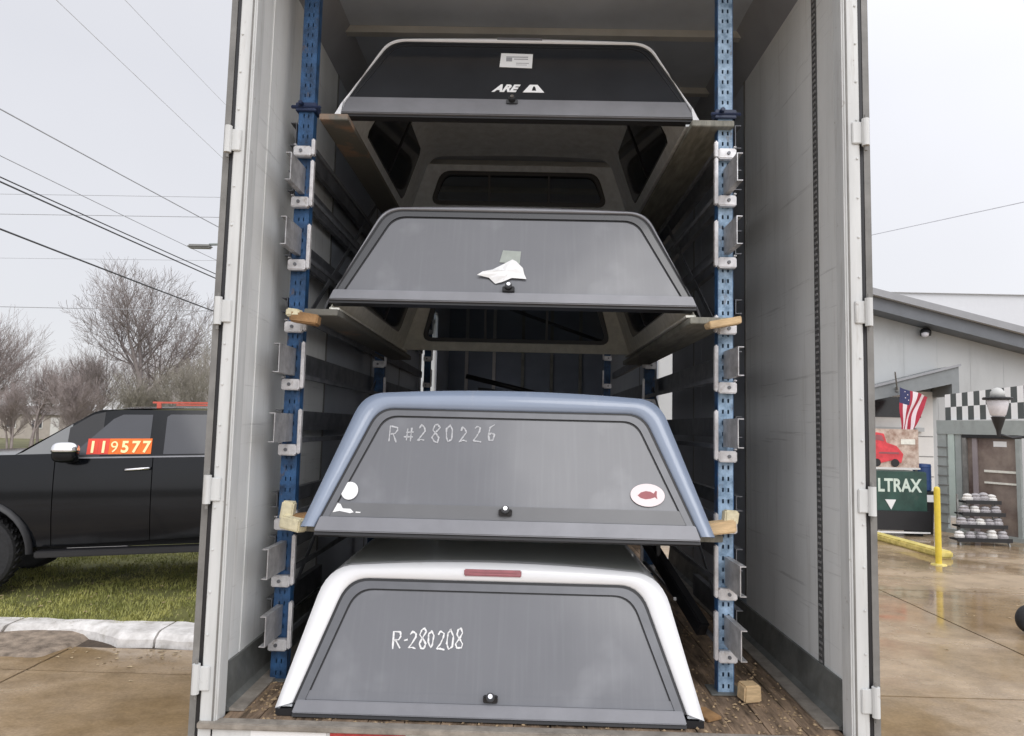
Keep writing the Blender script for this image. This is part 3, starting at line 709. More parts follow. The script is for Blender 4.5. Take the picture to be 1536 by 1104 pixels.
    for i in range(m_):
        j = (i + 1) % m_; fs += [(i, j, m_ + j, m_ + i), (2 * m_ + i, 2 * m_ + j, 3 * m_ + j, 3 * m_ + i), (m_ + i, m_ + j, 3 * m_ + j, 3 * m_ + i), (i, j, 2 * m_ + j, 2 * m_ + i)]
    fw_ = link('front_window', vs, fs, M_black, t)
    gi = bpy.data.materials.get('clear_tint')
    if not gi:
        gi = bpy.data.materials.new('clear_tint'); gi.use_nodes = True; p = gi.node_tree.nodes['Principled BSDF']
        p.inputs['Base Color'].default_value = (.35, .38, .40, 1); p.inputs['Transmission Weight'].default_value = 1; p.inputs['Roughness'].default_value = .02; p.inputs['IOR'].default_value = 1.1
    b = B(); b.add(C2(hi, -.012) + C2(hi, -.008), [tuple(range(m_)), tuple(range(m_, 2 * m_))] + [(i, (i + 1) % m_, m_ + (i + 1) % m_, m_ + i) for i in range(m_)]); b.obj('pane', gi, fw_)
    for x in (-.22, .22):
        b = B(); b.add([fr(x - .008, wz0 + .02) + Vector((0, -.03, 0)), fr(x + .008, wz0 + .02) + Vector((0, -.03, 0)), fr(x + .008, wz1 - .02) + Vector((0, -.03, 0)), fr(x - .008, wz1 - .02) + Vector((0, -.03, 0)),
                        fr(x - .008, wz0 + .02) + Vector((0, 0, 0)), fr(x + .008, wz0 + .02), fr(x + .008, wz1 - .02), fr(x - .008, wz1 - .02)],
                       [(0, 1, 2, 3), (4, 5, 6, 7), (0, 1, 5, 4), (1, 2, 6, 5), (2, 3, 7, 6), (3, 0, 4, 7)]); b.obj('sash_bar', M_black, fw_)
    # gas struts inside
    for s in (-1, 1):
        b = B(); b.tube([on(s * (P['wb'] - .10), .06, -.05), Vector((s * (P['wb'] - .17), .62, P['h'] * .62))], .008, 8); b.obj('gas_strut', M_black, t)
    return t
def stroke(parent, segs, x0, z0, size, w, m, off, adv=.72, name='chalk_character', wob=.0, seed=1, slope=0):
    """Hand drawn characters as flat ribbons of uneven width on the hatch glass, one mesh per character."""
    rr = random.Random(seed); cx = x0
    for ch in segs:
        b = B(); sz = size * rr.uniform(.86, 1.1); dz = rr.uniform(-.08, .08) * size
        for line in GLY[ch]:
            pts = [(cx + px * sz * .62 + rr.uniform(-wob, wob), z0 + dz + slope * (cx - x0) + py * sz + rr.uniform(-wob, wob)) for px, py in line]
            fine = []
            for (ax, az), (bx, bz) in zip(pts, pts[1:]):
                for t in range(4): fine.append((ax + (bx - ax) * t / 4, az + (bz - az) * t / 4))
            fine.append(pts[-1]); ww = [w * rr.uniform(.45, 1.15) for _ in fine]; vs = []
            for i, (ax, az) in enumerate(fine):
                p0 = on(*fine[max(0, i - 1)], off); p1 = on(*fine[min(len(fine) - 1, i + 1)], off); d = (p1 - p0).normalized(); q = d.cross(NN).normalized() * ww[i] / 2; A = on(ax, az, off)
                vs += [A - q, A + q]
            b.add(vs, [(2 * i, 2 * i + 1, 2 * i + 3, 2 * i + 2) for i in range(len(fine) - 1)])
        b.obj(name, m, parent)
        cx += size * adv * (1.0 if ch not in ',1-' else .75)
GLY = {'R': [[(0, 0), (0, 1), (.6, .95), (.7, .75), (.55, .55), (0, .5)], [(.2, .5), (.75, 0)]],
       '#': [[(.25, .1), (.35, .9)], [(.6, .1), (.7, .9)], [(.05, .35), (.85, .4)], [(.1, .65), (.9, .7)]],
       '-': [[(.1, .5), (.6, .52)]],
       '2': [[(.05, .8), (.3, 1), (.6, .9), (.65, .65), (.3, .3), (0, .02), (.35, .08), (.75, .02)]],
       '8': [[(.35, .52), (.1, .7), (.2, .95), (.5, 1), (.65, .8), (.35, .52), (.05, .25), (.2, .02), (.55, .02), (.7, .25), (.35, .52)]],
       '0': [[(.35, 1), (.08, .8), (.05, .3), (.3, 0), (.6, .15), (.68, .7), (.35, 1)]],
       '6': [[(.6, 1), (.25, .8), (.05, .35), (.2, .02), (.55, .05), (.65, .35), (.4, .5), (.1, .35)]]}
# cap 1 : on the floor, white trim
c1 = cap('white-trimmed truck cap on the trailer floor, chalked R-280208, bottom of the stack', (-.168, .075, FZ + .028), dict(
    wb=.832, ws=.70, h=.515, r=.125, crown=.022, m=M_white, liner=M_liner, g=(.752, .02, .60, .452, .085), bar=(-.014, .030), hand=(.005, .055), sl=.30, fw=.028, bar2=(.032, .062), b2m=M_glass, b2o=.0065, L=2.05))
# grey-green skin over the white shell: shade under the next cap put into colour
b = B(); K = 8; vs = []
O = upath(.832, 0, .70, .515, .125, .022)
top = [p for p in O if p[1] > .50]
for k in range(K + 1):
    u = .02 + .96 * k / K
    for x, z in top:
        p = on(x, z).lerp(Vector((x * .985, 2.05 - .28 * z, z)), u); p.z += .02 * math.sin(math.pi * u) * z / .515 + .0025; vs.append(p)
n = len(top); link('roof_shade_skin', vs, [(k * n + i, k * n + i + 1, (k + 1) * n + i + 1, (k + 1) * n + i) for k in range(K) for i in range(n - 1)], M_capg, c1, smooth=True)
b = B(); b.prism([(-.125, .480), (.115, .480), (.115, .506), (-.125, .506)], lambda x, z: on(x, z, .010), lambda x, z: on(x, z, .024)); bl = b.obj('brake_light', M_brake, c1, bevel=.004)
b = B(); b.prism([(-.11, .4905), (.10, .4905), (.10, .4955), (-.11, .4955)], lambda x, z: on(x, z, .0242), lambda x, z: on(x, z, .0252)); b.obj('lens_strip', M_fish, bl)
stroke(c1, 'R-280208', -.395, .215, .066, .0075, M_chalk, .0062, adv=.56, wob=.0025, seed=4, slope=-.01)
for s in (-1, 1):
    b = B(); b.box(*sorted((s * .75, s * .83)), .0, .09, -.027, -.001); b.obj('foot_pad', M_seal, c1)
# cap 3 (blue grey)
c3 = cap('blue-grey truck cap chalked R#280226 with two round stickers, second from the bottom', (-.118, .20, 1.765), dict(
    wb=.856, ws=.665, h=.575, r=.105, crown=.02, m=M_blueg, liner=M_liner, g=(.785, .0, .582, .492, .07), bar=(-.018, .040), bar2=(.043, .098), sl=.40, b2m=mat('band_grey', (.13, .132, .138), .3, var=.1, spec=.5), b2o=.010, hand=(-.008, .078), fw=.024, L=1.85))
stroke(c3, 'R#280226', -.525, .355, .072, .0075, M_chalk2, .0062, adv=.85, wob=.0035, seed=9, slope=.02)
b = B(); cc = [(-.669 + .036 * math.cos(a * math.pi / 12), .145 + .036 * math.sin(a * math.pi / 12)) for a in range(24)]
b.prism(cc, lambda x, z: on(x, z, .0105), lambda x, z: on(x, z, .0118)); b.obj('round_sticker', M_dec, c3)
b = B(); cc = [(.588 + .072 * math.cos(a * math.pi / 16), .158 + .046 * math.sin(a * math.pi / 16)) for a in range(32)]
b.prism(cc, lambda x, z: on(x, z, .0105), lambda x, z: on(x, z, .0118)); ov = b.obj('oval_sticker', M_pink, c3)
fish = [(-.042, .0), (-.028, .012), (-.008, .018), (.012, .016), (.026, .009), (.034, .020), (.040, .018), (.038, .0), (.040, -.014), (.030, -.006), (.012, -.012), (-.01, -.015), (-.03, -.010)]
b = B(); b.prism([(.588 + x, .156 + z) for x, z in fish], lambda x, z: on(x, z, .0119), lambda x, z: on(x, z, .0125)); b.obj('fish_print', M_fish, ov)
b = B()
for pl in ([(-.728, .058), (-.712, .094), (-.700, .092), (-.688, .074), (-.655, .073), (-.640, .060), (-.655, .056), (-.700, .064)], [(-.632, .058), (-.612, .058), (-.612, .062), (-.632, .063)]):
    b.prism(pl, lambda x, z: on(x, z, .0102), lambda x, z: on(x, z, .0115))
b.obj('small_logo', M_dec, c3)
b = B(); b.prism([(-.125, .565), (.105, .565), (.105, .592), (-.125, .592)], lambda x, z: on(x, z, -.05), lambda x, z: on(x, z, -.03)); b.obj('brake_light', M_bar, c3, bevel=.004)
# cap 2 (black, papers)
c2 = cap('black truck cap with crumpled white papers on its grey glass, third from the bottom', (-.123, .382, 2.705), dict(
    wb=.846, ws=.635, h=.545, r=.085, crown=.012, m=M_blackg, mf=M_bar, fm=M_blackg, liner=M_linert, g=(.822, .045, .612, .518, .075), bar=(.044, .094), hand=(-.018, .115), fw=.026, sl=.4, L=1.85, fwz=(.085, .40)))
# crumpled papers
rr = random.Random(2); 
def crumple(poly, cx, cz, name, m, parent, amp=.012, off=.008):
    vs = [on(cx, cz, off + amp)] + [on(cx + x, cz + z, off + rr.uniform(0, amp)) for x, z in poly]
    mid = [on(cx + x * .5 + rr.uniform(-.008, .008), cz + z * .5, off + rr.uniform(.002, amp * 1.5)) for x, z in poly]
    n = len(poly); vs = vs + mid; fs = []
    for i in range(n):
        j = (i + 1) % n; fs += [(0, 1 + n + i, 1 + n + j), (1 + n + i, 1 + i, 1 + j), (1 + n + i, 1 + j, 1 + n + j)]
    o = link(name, vs, fs, m, parent); return o
crumple([(-.13, -.024), (-.105, -.006), (-.06, .012), (-.02, .035), (.03, .060), (.048, .052), (.08, .018), (.088, -.012), (.098, -.038), (.03, -.034), (-.012, -.055), (-.045, -.062), (-.075, -.034)], -.035, .205, 'paper_label', M_paper, c2)
crumple([(-.045, -.03), (.05, -.035), (.055, .03), (-.03, .035)], -.02, .285, 'paper_label', mat('thin_tissue', (.36, .39, .36), .8, var=.1, scale=30), c2, amp=.002, off=.0058)
# cap 4 (top)
c4 = cap('thin white-edged truck cap with near-black glass and a printed label, topmost of the stack', (-.127, .49, 3.64), dict(
    wb=.872, ws=.665, h=.525, r=.085, crown=.012, m=M_white, liner=M_liner, g=(.834, .10, .640, .499, .075), glass=M_glassd, fm=M_glassd, fo=.004, fw=.012, bar=(.030, .128), hand=(-.022, .112), sl=.4, L=1.85, fwz=(.17, .40), fa0=.66, fa1=.575))
for s in (-1, 1):
    b = B(); b.prism([(s * .874, .002), (s * .838, .002), (s * .838, .10), (s * .835, .105)], lambda x, z: on(x, z, .004), lambda x, z: on(x, z, .020)); b.obj('frame_foot', M_white, c4)
b = B(); b.prism([(-.092, .348), (.070, .343), (.074, .436), (-.086, .440)], lambda x, z: on(x, z, .0045), lambda x, z: on(x, z, .0065)); lb = b.obj('paper_label', M_paper, c4)
b = B()
for (x0, x1, z0, z1) in ((-.06, .05, .412, .418), (-.02, .05, .398, .404), (-.06, -.03, .385, .41), (-.01, .055, .372, .376), (-.01, .045, .361, .364)):
    b.prism([(x0, z0), (x1, z0), (x1, z1), (x0, z1)], lambda x, z: on(x, z, .0066), lambda x, z: on(x, z, .0070))
b.obj('label_print', M_ink, lb)
text('logo_lettering', 'ARE', .066, M_dec, c4, gmat(-.118, .190, .0055), bold=.003, shear=.5, sx=.95)
b = B(); b.prism([(.028, .187), (.133, .187), (.100, .236), (.062, .236)], lambda x, z: on(x, z, .0045), lambda x, z: on(x, z, .006)); lg = b.obj('logo_mark', M_dec, c4)
b = B(); b.prism([(.072, .198), (.094, .198), (.087, .224), (.079, .224)], lambda x, z: on(x, z, .0061), lambda x, z: on(x, z, .0066)); b.obj('logo_notch', M_black, lg)
b = B(); b.prism([(-.11, .520), (.12, .520), (.12, .534), (-.11, .534)], lambda x, z: on(x, z, .004), lambda x, z: on(x, z, .018)); b.obj('brake_light', M_bar, c4)

# support boards under the upper caps
def sboard(x0, x1, y0, y1, z1, th, m, label):
    b = B(); b.box(x0, x1, y0, y1, z1 - th, z1)
    tag(b.obj('support_board', m, bevel=.003), label, 'board', 'boards carrying the caps')
sboard(-1.045, -.91, .41, 2.5, 3.637, .03, M_rustb, 'rust-stained board under the left edge of the topmost cap')
sboard(.69, .885, .41, 2.5, 3.637, .03, M_board, 'drab board under the right edge of the topmost cap')
sboard(-1.045, -.895, .33, 2.4, 2.702, .03, M_rustb, 'reddish weathered board under the left edge of the black cap')
sboard(.665, .85, .33, 2.4, 2.702, .03, M_board, 'olive weathered board under the right edge of the black cap')
sboard(-1.06, -.86, .30, 2.2, 1.762, .03, M_board, 'weathered board under the left edge of the blue-grey cap')
sboard(.62, .80, .30, 2.2, 1.762, .03, M_board, 'weathered board under the right edge of the blue-grey cap')
def block(x, y, z, sx, sy, sz, m, label, rot=(0, 0, 0), bev=.006):
    b = B(); b.box(-sx / 2, sx / 2, -sy / 2, sy / 2, 0, sz); o = b.obj('wood_block', m, bevel=bev)
    for v in o.data.vertices: v.co += Vector([noise.noise(v.co * 30 + Vector((k, 0, z))) for k in (0, 9, 20)]) * .006
    o.location = (x, y, z); o.rotation_euler = rot; return tag(o, label, 'wood block')
block(-1.06, .285, 1.785, .055, .05, .075, M_foam, 'cream block standing on the left bracket beside the blue-grey cap', (0, .1, .1))
block(-1.025, .255, 1.745, .10, .06, .055, M_foam, 'cream chip lying at the left lower corner of the blue-grey cap', (0, .15, -.3))
block(-.985, .29, 1.765, .09, .07, .045, M_brown, 'brown wood scrap wedged at the left corner of the blue-grey cap', (0, -.12, .1))
block(.775, .27, 1.775, .13, .08, .05, M_pine, 'yellow pine block by the right corner of the blue-grey cap', (0, -.14, .05))
block(.825, .285, 1.815, .06, .05, .055, M_foam, 'cream block on the right bracket above the pine block', (0, .1, .0))
block(-1.03, .30, 2.63, .12, .07, .045, M_brown, 'tan wood wedge on the left bracket under the black cap', (0, .12, .1))
block(-1.075, .29, 2.655, .06, .06, .035, M_foam, 'pale chip on top of the tan wedge at left', (0, .05, .0))
block(.80, .29, 2.655, .14, .08, .028, M_pine, 'thin pinkish pine shim on the right bracket under the black cap', (0, -.18, .0), .003)
block(.93, .37, FZ + .004, .075, .07, .07, M_pine, 'small pine cube on the floor beside the right rack post', (0, 0, .2))
block(.70, .19, FZ + .004, .07, .10, .012, M_brown, 'flat wood chip on the floor at the right corner of the white cap', (0, 0, .5), .002)
# loose black tubes lying across the rack behind
def tubeobj(name, pts, r, m, label, cat, n=10):
    b = B(); b.tube(pts, r, n); return tag(b.obj(name, m, smooth=True), label, cat)
tubeobj('steel_tube', [(-.55, 3.2, 2.62), (.72, 3.6, 2.36)], .022, M_black, 'long black tube slanting down to the right behind the black cap', 'tube')
tubeobj('steel_tube', [(-.45, 3.3, 2.52), (.80, 3.5, 2.40)], .014, M_dsteel, 'thin grey tube just under the long black one', 'tube')
tubeobj('steel_tube', [(-1.0, 5.2, 2.52), (.9, 5.2, 2.50)], .03, M_bar, 'grey crossbar far inside the trailer', 'tube')
tubeobj('steel_tube', [(-.35, 5.0, 3.55), (.85, 5.0, 3.15)], .02, M_black, 'black tube seen through the black cap\'s front window', 'tube')
# black plastic rail leaning behind the bottom cap on the right
b = B()
b.bar((.62, 1.15, 1.62), (.80, .62, 1.28), .05, .075); b.bar((.62, 1.15, 1.66), (.60, 1.3, 1.80), .02, .05); b.bar((.66, 1.0, 1.50), (.66, 1.0, 1.64), .05, .02)
tag(b.obj('plastic_rail', M_black, bevel=.006), 'black plastic rail leaning between the white cap and the right rack post', 'rail')
tag(B().box(.70, .715, .80, .802, 1.37, 1.385).obj('white_tag', M_paper), 'tiny white tag beside the leaning black rail', 'tag')

# ================================================================ BLACK TRUCK on the grass
cyaw = R(15)
car = thing('parked_truck', (-5.784, 5.464, .66), 'black lifted crew truck with an orange number on its driver window, parked on grass', 'truck', rz=cyaw, ry=R(-1.2))
# car local frame: x along the side to the right (rearwards), y into the distance, z up from rocker level (0 = z .66)
CW = 1.98
def yside(z):
    if z < .45: return .05 * ((.45 - z) / .45) ** 1.6
    if z < 1.02: return .035 * ((z - .45) / .57) ** 2
    return .035 + (z - 1.02) * .32
def patch(name, cols, rows, m, parent, side=0, off=0, smooth=True, thick=0):
    """cols: list of (x, zbottom, ztop); side 0 near flank, 1 far flank"""
    vs = []; nr = rows + 1
    for x, a, c in cols:
        for j in range(nr):
            z = a + (c - a) * j / rows; y = yside(z) - off
            vs.append((x, y if side == 0 else CW - y, z))
    fs = [(i * nr + j, i * nr + j + 1, (i + 1) * nr + j + 1, (i + 1) * nr + j) for i in range(len(cols) - 1) for j in range(rows)]
    return link(name, vs, fs, m, parent, smooth)
WX, WZ, WR = -.60, -.07, .47; WX2 = 3.35
BELT = 1.03
def bot(x):
    z = .0 + .03 * x
    for wx in (WX, WX2):
        d = abs(x - wx)
        if d < .60: z = max(z, WZ + math.sqrt(.36 - d * d) )
    return z
def topz(x):
    if x < .30: return 1.085 - .02 * (.3 - x) - (.16 * max(0, (-1.15 - x)) ** 1.3)
    return BELT + .008 * x
def cols(x0, x1, n, bf=bot, tf=topz): return [(x0 + (x1 - x0) * i / n, bf(x0 + (x1 - x0) * i / n), tf(x0 + (x1 - x0) * i / n)) for i in range(n + 1)]
for sd_ in (0, 1):
    patch('fender', cols(-1.62, .225, 44), 10, M_car, car, sd_)
    patch('door', cols(.235, 1.285, 12), 10, M_car, car, sd_)
    patch('door', cols(1.295, 2.30, 12), 10, M_car, car, sd_)
    patch('rear_quarter', cols(2.31, 4.45, 44), 10, M_car, car, sd_)
    # greenhouse skin
    def gtop(x):
        if x < .62: return BELT + .03 + (x + .18) * .70
        return 1.615 if x < 3.9 else 1.615 - (x - 3.9) * .9
    patch('roof_pillar', [(x, topz(x) + .001, max(topz(x) + .002, min(1.63, gtop(x)))) for x in [.36 + .1 * i for i in range(40)]], 6, M_car, car, sd_)
    patch('windshield_side', [(x, topz(x) + .001, max(topz(x) + .002, min(1.63, gtop(x)))) for x in [-.18 + .06 * i for i in range(10)]], 6, mat('windshield_glass', (.20, .207, .21), .08, var=.05, spec=.6), car, sd_)
    patch('window_frame', [(x, topz(x) + .012, max(topz(x) + .013, min(1.585, gtop(x) - .03))) for x in [.335, .37, .44, .56, .7]], 4, M_black, car, sd_, off=.003)
    def wt(x):
        return min(1.555, BELT + .0 + (x - .36) * 1.07)
    w1 = patch('window', [(x, topz(x) + .03, max(topz(x) + .035, wt(x))) for x in [.42, .5, .6, .7, .8, .9, 1.0, 1.1, 1.2, 1.235]], 5, M_carg, car, sd_, off=.006)
    patch('window', [(x, topz(x) + .03, 1.56 - (.03 if x < 1.42 else 0)) for x in [1.40, 1.44, 1.6, 1.8, 2.0, 2.15]], 5, M_carg, car, sd_, off=.006)
    patch('window', [(x, topz(x) + .05, 1.54) for x in [2.40, 2.8, 3.2, 3.5]], 5, M_carg, car, sd_, off=.006)
    patch('belt_moulding', [(x, topz(x) - .008, topz(x) + .010) for x in [.30 + .2 * i for i in range(21)]], 1, M_bar, car, sd_, off=.008)
    sgn = -1 if sd_ == 0 else 1; y0 = 0 if sd_ == 0 else CW
    for x in (.99, 2.02):
        b = B(); yy = y0 + sgn * .035
        b.tube([(x, y0 + sgn * -.02, .885), (x + .02, yy, .89), (x + .27, yy, .905), (x + .29, y0 - sgn * .02, .905)], .017, 8); b.obj('door_handle', M_chrome, car, smooth=True)
    b = B(); yy = y0 + sgn * .12
    def shellmesh(z0, z1, k, m, par, nm):
        mb = B(); U, V_ = 20, 10; vs = []; se = lambda c: math.copysign(abs(c) ** .62, c)
        for i in range(V_ + 1):
            ph = math.asin(z0 + (z1 - z0) * i / V_)
            for j in range(U):
                th = 2 * math.pi * j / U; vs.append((.40 + .138 * k * se(math.cos(th)) * math.cos(ph) ** .6, y0 + sgn * .16 + .095 * k * se(math.sin(th)) * math.cos(ph) ** .6, 1.105 + .118 * k * se(math.sin(ph))))
        mb.add(vs, [(i * U + j, i * U + (j + 1) % U, (i + 1) * U + (j + 1) % U, (i + 1) * U + j) for i in range(V_) for j in range(U)] + [tuple(range(U)), tuple(V_ * U + j for j in range(U))])
        return mb.obj(nm, m, par, smooth=True)
    mo = shellmesh(-.99, .99, 1.0, M_car, car, 'mirror')
    shellmesh(.02, .99, 1.05, M_chrome, mo, 'mirror_cap')
    mb = B(); mb.box(.38, .48, *sorted((y0 - sgn * .04, y0 + sgn * .07)), 1.0, 1.05); mb.obj('mirror_arm', M_black, mo)
    # running board
    b = B(); b.box(.10, 2.7, *sorted((y0 + sgn * .08, y0 - sgn * .12)), -.11, -.035); b.obj('running_board', M_black, car, bevel=.012)
    # arch liners
    for wx in (WX, WX2):
        pts = [(wx + .60 * math.cos(R(a)), WZ + .60 * math.sin(R(a))) for a in range(0, 181, 10)]
        vs = []; 
        for x, z in pts: vs += [(x, y0 - sgn * .01, z), (x, y0 - sgn * .35, z)]
        link('wheel_arch', vs, [(2 * i, 2 * i + 1, 2 * i + 3, 2 * i + 2) for i in range(len(pts) - 1)], M_under, car)
        vs = []
        for x, z in pts: 
            cx_, cz_ = wx + (x - wx) * 1.10, WZ + (z - WZ) * 1.10; vs += [(x, y0 + sgn * .035, z), (cx_, y0 + sgn * .02 , cz_), (cx_, y0 - sgn * .02, cz_)]
        link('arch_flare', vs, [(3 * i + k, 3 * i + k + 1, 3 * i + 4 + k, 3 * i + 3 + k) for i in range(len(pts) - 1) for k in range(2)], M_black, car, smooth=True)
        # wheel
        wb_ = B(); prof = [(.24, -.14), (.30, -.15), (.42, -.15), (.455, -.13), (.47, -.09), (.47, .09), (.455, .13), (.42, .15), (.30, .15), (.24, .14)]
        wb_.lathe(prof, (wx, y0 - sgn * .16, WZ), 40, axis='y'); wo = wb_.obj('wheel', M_tyre, car, smooth=False)
        b = B(); b.lathe([(.245, 0), (.25, sgn * .012), (.22, sgn * .01), (.20, -sgn * .05), (.06, -sgn * .03), (.05, sgn * .005)], (wx, y0 - sgn * .16 + sgn * .14, WZ), 30, axis='y'); b.obj('rim', M_rim, wo)
        b = B()
        for k in range(6):
            a = k * math.pi / 3; b.bar((wx + .04 * math.cos(a), y0 - sgn * .16 + sgn * .135, WZ + .04 * math.sin(a)), (wx + .235 * math.cos(a), y0 - sgn * .16 + sgn * .142, WZ + .235 * math.sin(a)), .02, .05, up=(0, 1, 0))
        b.obj('spoke', M_rim, wo)
        b = B()
        for k in range(36):
            a = k * math.pi / 18
            for q in (-.1, 0.01): b.bar((wx + .471 * math.cos(a), y0 - sgn * .16 + q, WZ + .471 * math.sin(a)), (wx + .471 * math.cos(a + .08), y0 - sgn * .16 + q + .08, WZ + .471 * math.sin(a + .08)), .03, .012)
        b.obj('tread', M_tyre, wo)
# top surfaces
def span(name, prof, m, parent, inset=0, smooth=True, crown=.03, K=8):
    vs = []; 
    for x, z, ins in prof:
        for k in range(K + 1):
            u = k / K; y = ins + (CW - 2 * ins) * u; vs.append((x, y, z + crown * math.sin(math.pi * u)))
    n = K + 1; return link(name, vs, [(i * n + k, i * n + k + 1, (i + 1) * n + k + 1, (i + 1) * n + k) for i in range(len(prof) - 1) for k in range(K)], m, parent, smooth)
span('hood', [(-1.62, .95, .06), (-1.5, 1.0, .045), (-1.2, 1.04, .04), (-.6, 1.068, .04), (-.19, 1.075, .04)], M_car, car, crown=.05)
span('windshield', [(-.20, 1.07, .05), (.0, 1.21, .10), (.32, 1.42, .165), (.60, 1.585, .205)], mat('windshield_glass', (.20, .207, .21), .08, var=.05, spec=.6), car, crown=.03)
span('roof', [(.60, 1.587, .205), (.9, 1.628, .215), (1.5, 1.64, .215), (2.6, 1.64, .215), (3.6, 1.63, .215), (3.9, 1.6, .21)], M_car, car, crown=.04)
span('tailgate', [(3.9, 1.6, .21), (4.2, 1.3, .12), (4.45, 1.05, .04), (4.5, .6, .0), (4.5, .15, .02)], M_car, car, crown=0)
span('front_fascia', [(-1.62, .95, .06), (-1.70, .86, .05), (-1.74, .5, .04), (-1.72, .25, .05), (-1.60, .12, .1)], M_car, car, crown=0)
b = B(); b.box(-1.82, -1.72, .12, CW - .12, .12, .34); b.obj('bumper', M_chrome, car, bevel=.03)
for y in (.10, CW - .42): b = B(); b.box(-1.755, -1.725, y, y + .32, .55, .80); b.obj('headlight', M_lens, car, bevel=.01)
b = B(); b.box(-1.75, -1.73, .5, CW - .5, .45, .82); b.obj('grille', M_black, car)
b = B(); b.box(.05, 4.3, .16, CW - .16, -.04, 1.0); b.box(-1.6, .05, .36, CW - .36, 0, .95); b.obj('inner_body', M_under, car)
# roof bar and number
b = B(); b.box(1.20, 3.3, .30, .33, 1.700, 1.722); b.box(1.20, 3.3, CW - .33, CW - .30, 1.700, 1.722)
for x in (1.25, 2.2, 3.2): b.box(x, x + .05, .29, .34, 1.64, 1.70)
b.obj('roof_rail', M_redbar, car)
def wpt(x, z, off): return Vector((x, yside(z) - off, z))
b = B(); 
for i in range(6):
    x0 = .555 + i * .118; q = B(); q.add([wpt(x0, 1.075, .012), wpt(x0 + .117, 1.077, .012), wpt(x0 + .117, 1.262, .012), wpt(x0, 1.262, .012)], [(0, 1, 2, 3)])
    st = q.obj('number_sticker', M_redst if i < 2 else M_orange, car)
    up = (wpt(0, 1.26, 0) - wpt(0, 1.07, 0)).normalized(); nn = Vector((1, 0, 0)).cross(up)
    o = wpt(x0 + .059, 1.098, .019); ax = Vector((1, 0, 0))
    Mx = Matrix(((1, up.x, nn.x, o.x), (0, up.y, nn.y, o.y), (0, up.z, nn.z, o.z), (0, 0, 0, 1)))
    text('digit', '119577'[i], .20, M_yeltx, st, Mx, bold=(0 if i == 2 else .006), sx=.9, align='CENTER')

# ================================================================ TREES (bare)
def make_tree(name, loc, H, spread, seed, mt, mc, label, depth=5, lean=0, thick=.02, twig=1.0, grp='bare trees behind the black truck', multi=1, first=.28, kidp=.62):
    rr = random.Random(seed); TB = B(); CB = B()
    def seg(Bx, p, q, r0, r1, n):
        d = (q - p); 
        if d.length < 1e-4: return
        d.normalize(); a = d.orthogonal().normalized(); c = d.cross(a); base = len(Bx.v)
        for P_, r in ((p, r0), (q, r1)):
            for k in range(n): Bx.v.append(P_ + (a * math.cos(6.2832 * k / n) + c * math.sin(6.2832 * k / n)) * r)
        for k in range(n): Bx.f.append((base + k, base + (k + 1) % n, base + n + (k + 1) % n, base + n + k))
    def grow(p, d, ln, r, lv):
        nseg = 4 if lv < 2 else 3; Bx = TB if lv < 2 else CB; pts = [p]; q = p.copy()
        for i in range(nseg):
            j = Vector((rr.uniform(-1, 1), rr.uniform(-1, 1), rr.uniform(-.3, .8))) * (.16 + .05 * lv)
            d = (d + j * .6).normalized(); q2 = q + d * ln / nseg
            ra = r * (1 - .55 * i / nseg); rb = r * (1 - .55 * (i + 1) / nseg)
            seg(Bx, q, q2, max(ra, .006 * twig), max(rb, .005 * twig), 5 if lv < 2 else 3); q = q2; pts.append((q.copy()))
            if lv < depth and (i > 0 or lv > 0):
                for _ in range(1 if rr.random() < kidp else 2):
                    a = rr.random() * 6.283; t_ = rr.uniform(.5, 1.0); side = d.orthogonal().normalized(); side = side * math.cos(a) + d.cross(side) * math.sin(a)
                    nd = (d * (1 - .45 * t_ * spread) + side * t_ * spread + Vector((0, 0, .12))).normalized()
                    grow(q, nd, ln * rr.uniform(.5, .78), rb * .68, lv + 1)
        if lv < depth:
            for _ in range(2):
                side = Vector((rr.uniform(-1, 1), rr.uniform(-1, 1), rr.uniform(0, .5))) * .45 * spread
                grow(q, (d + side).normalized(), ln * rr.uniform(.6, .8), r * .42, lv + 1)
    for k in range(multi):
        off = Vector((rr.uniform(-.5, .5), rr.uniform(-.5, .5), 0)) * (0 if multi == 1 else H * .12)
        grow(off, Vector((lean + rr.uniform(-.1, .1) * (multi > 1), 0, 1)).normalized(), H * first, H * thick, 0)
    t = thing(name, loc, label, 'tree', grp)
    # normalise height
    zz_ = max(v.z for v in CB.v); k = H / zz_
    TB.v = [v * k for v in TB.v]; CB.v = [v * k for v in CB.v]
    TB.obj('trunk', mt, t, smooth=True)
    link('crown', CB.v, CB.f, mc, t)
    return t
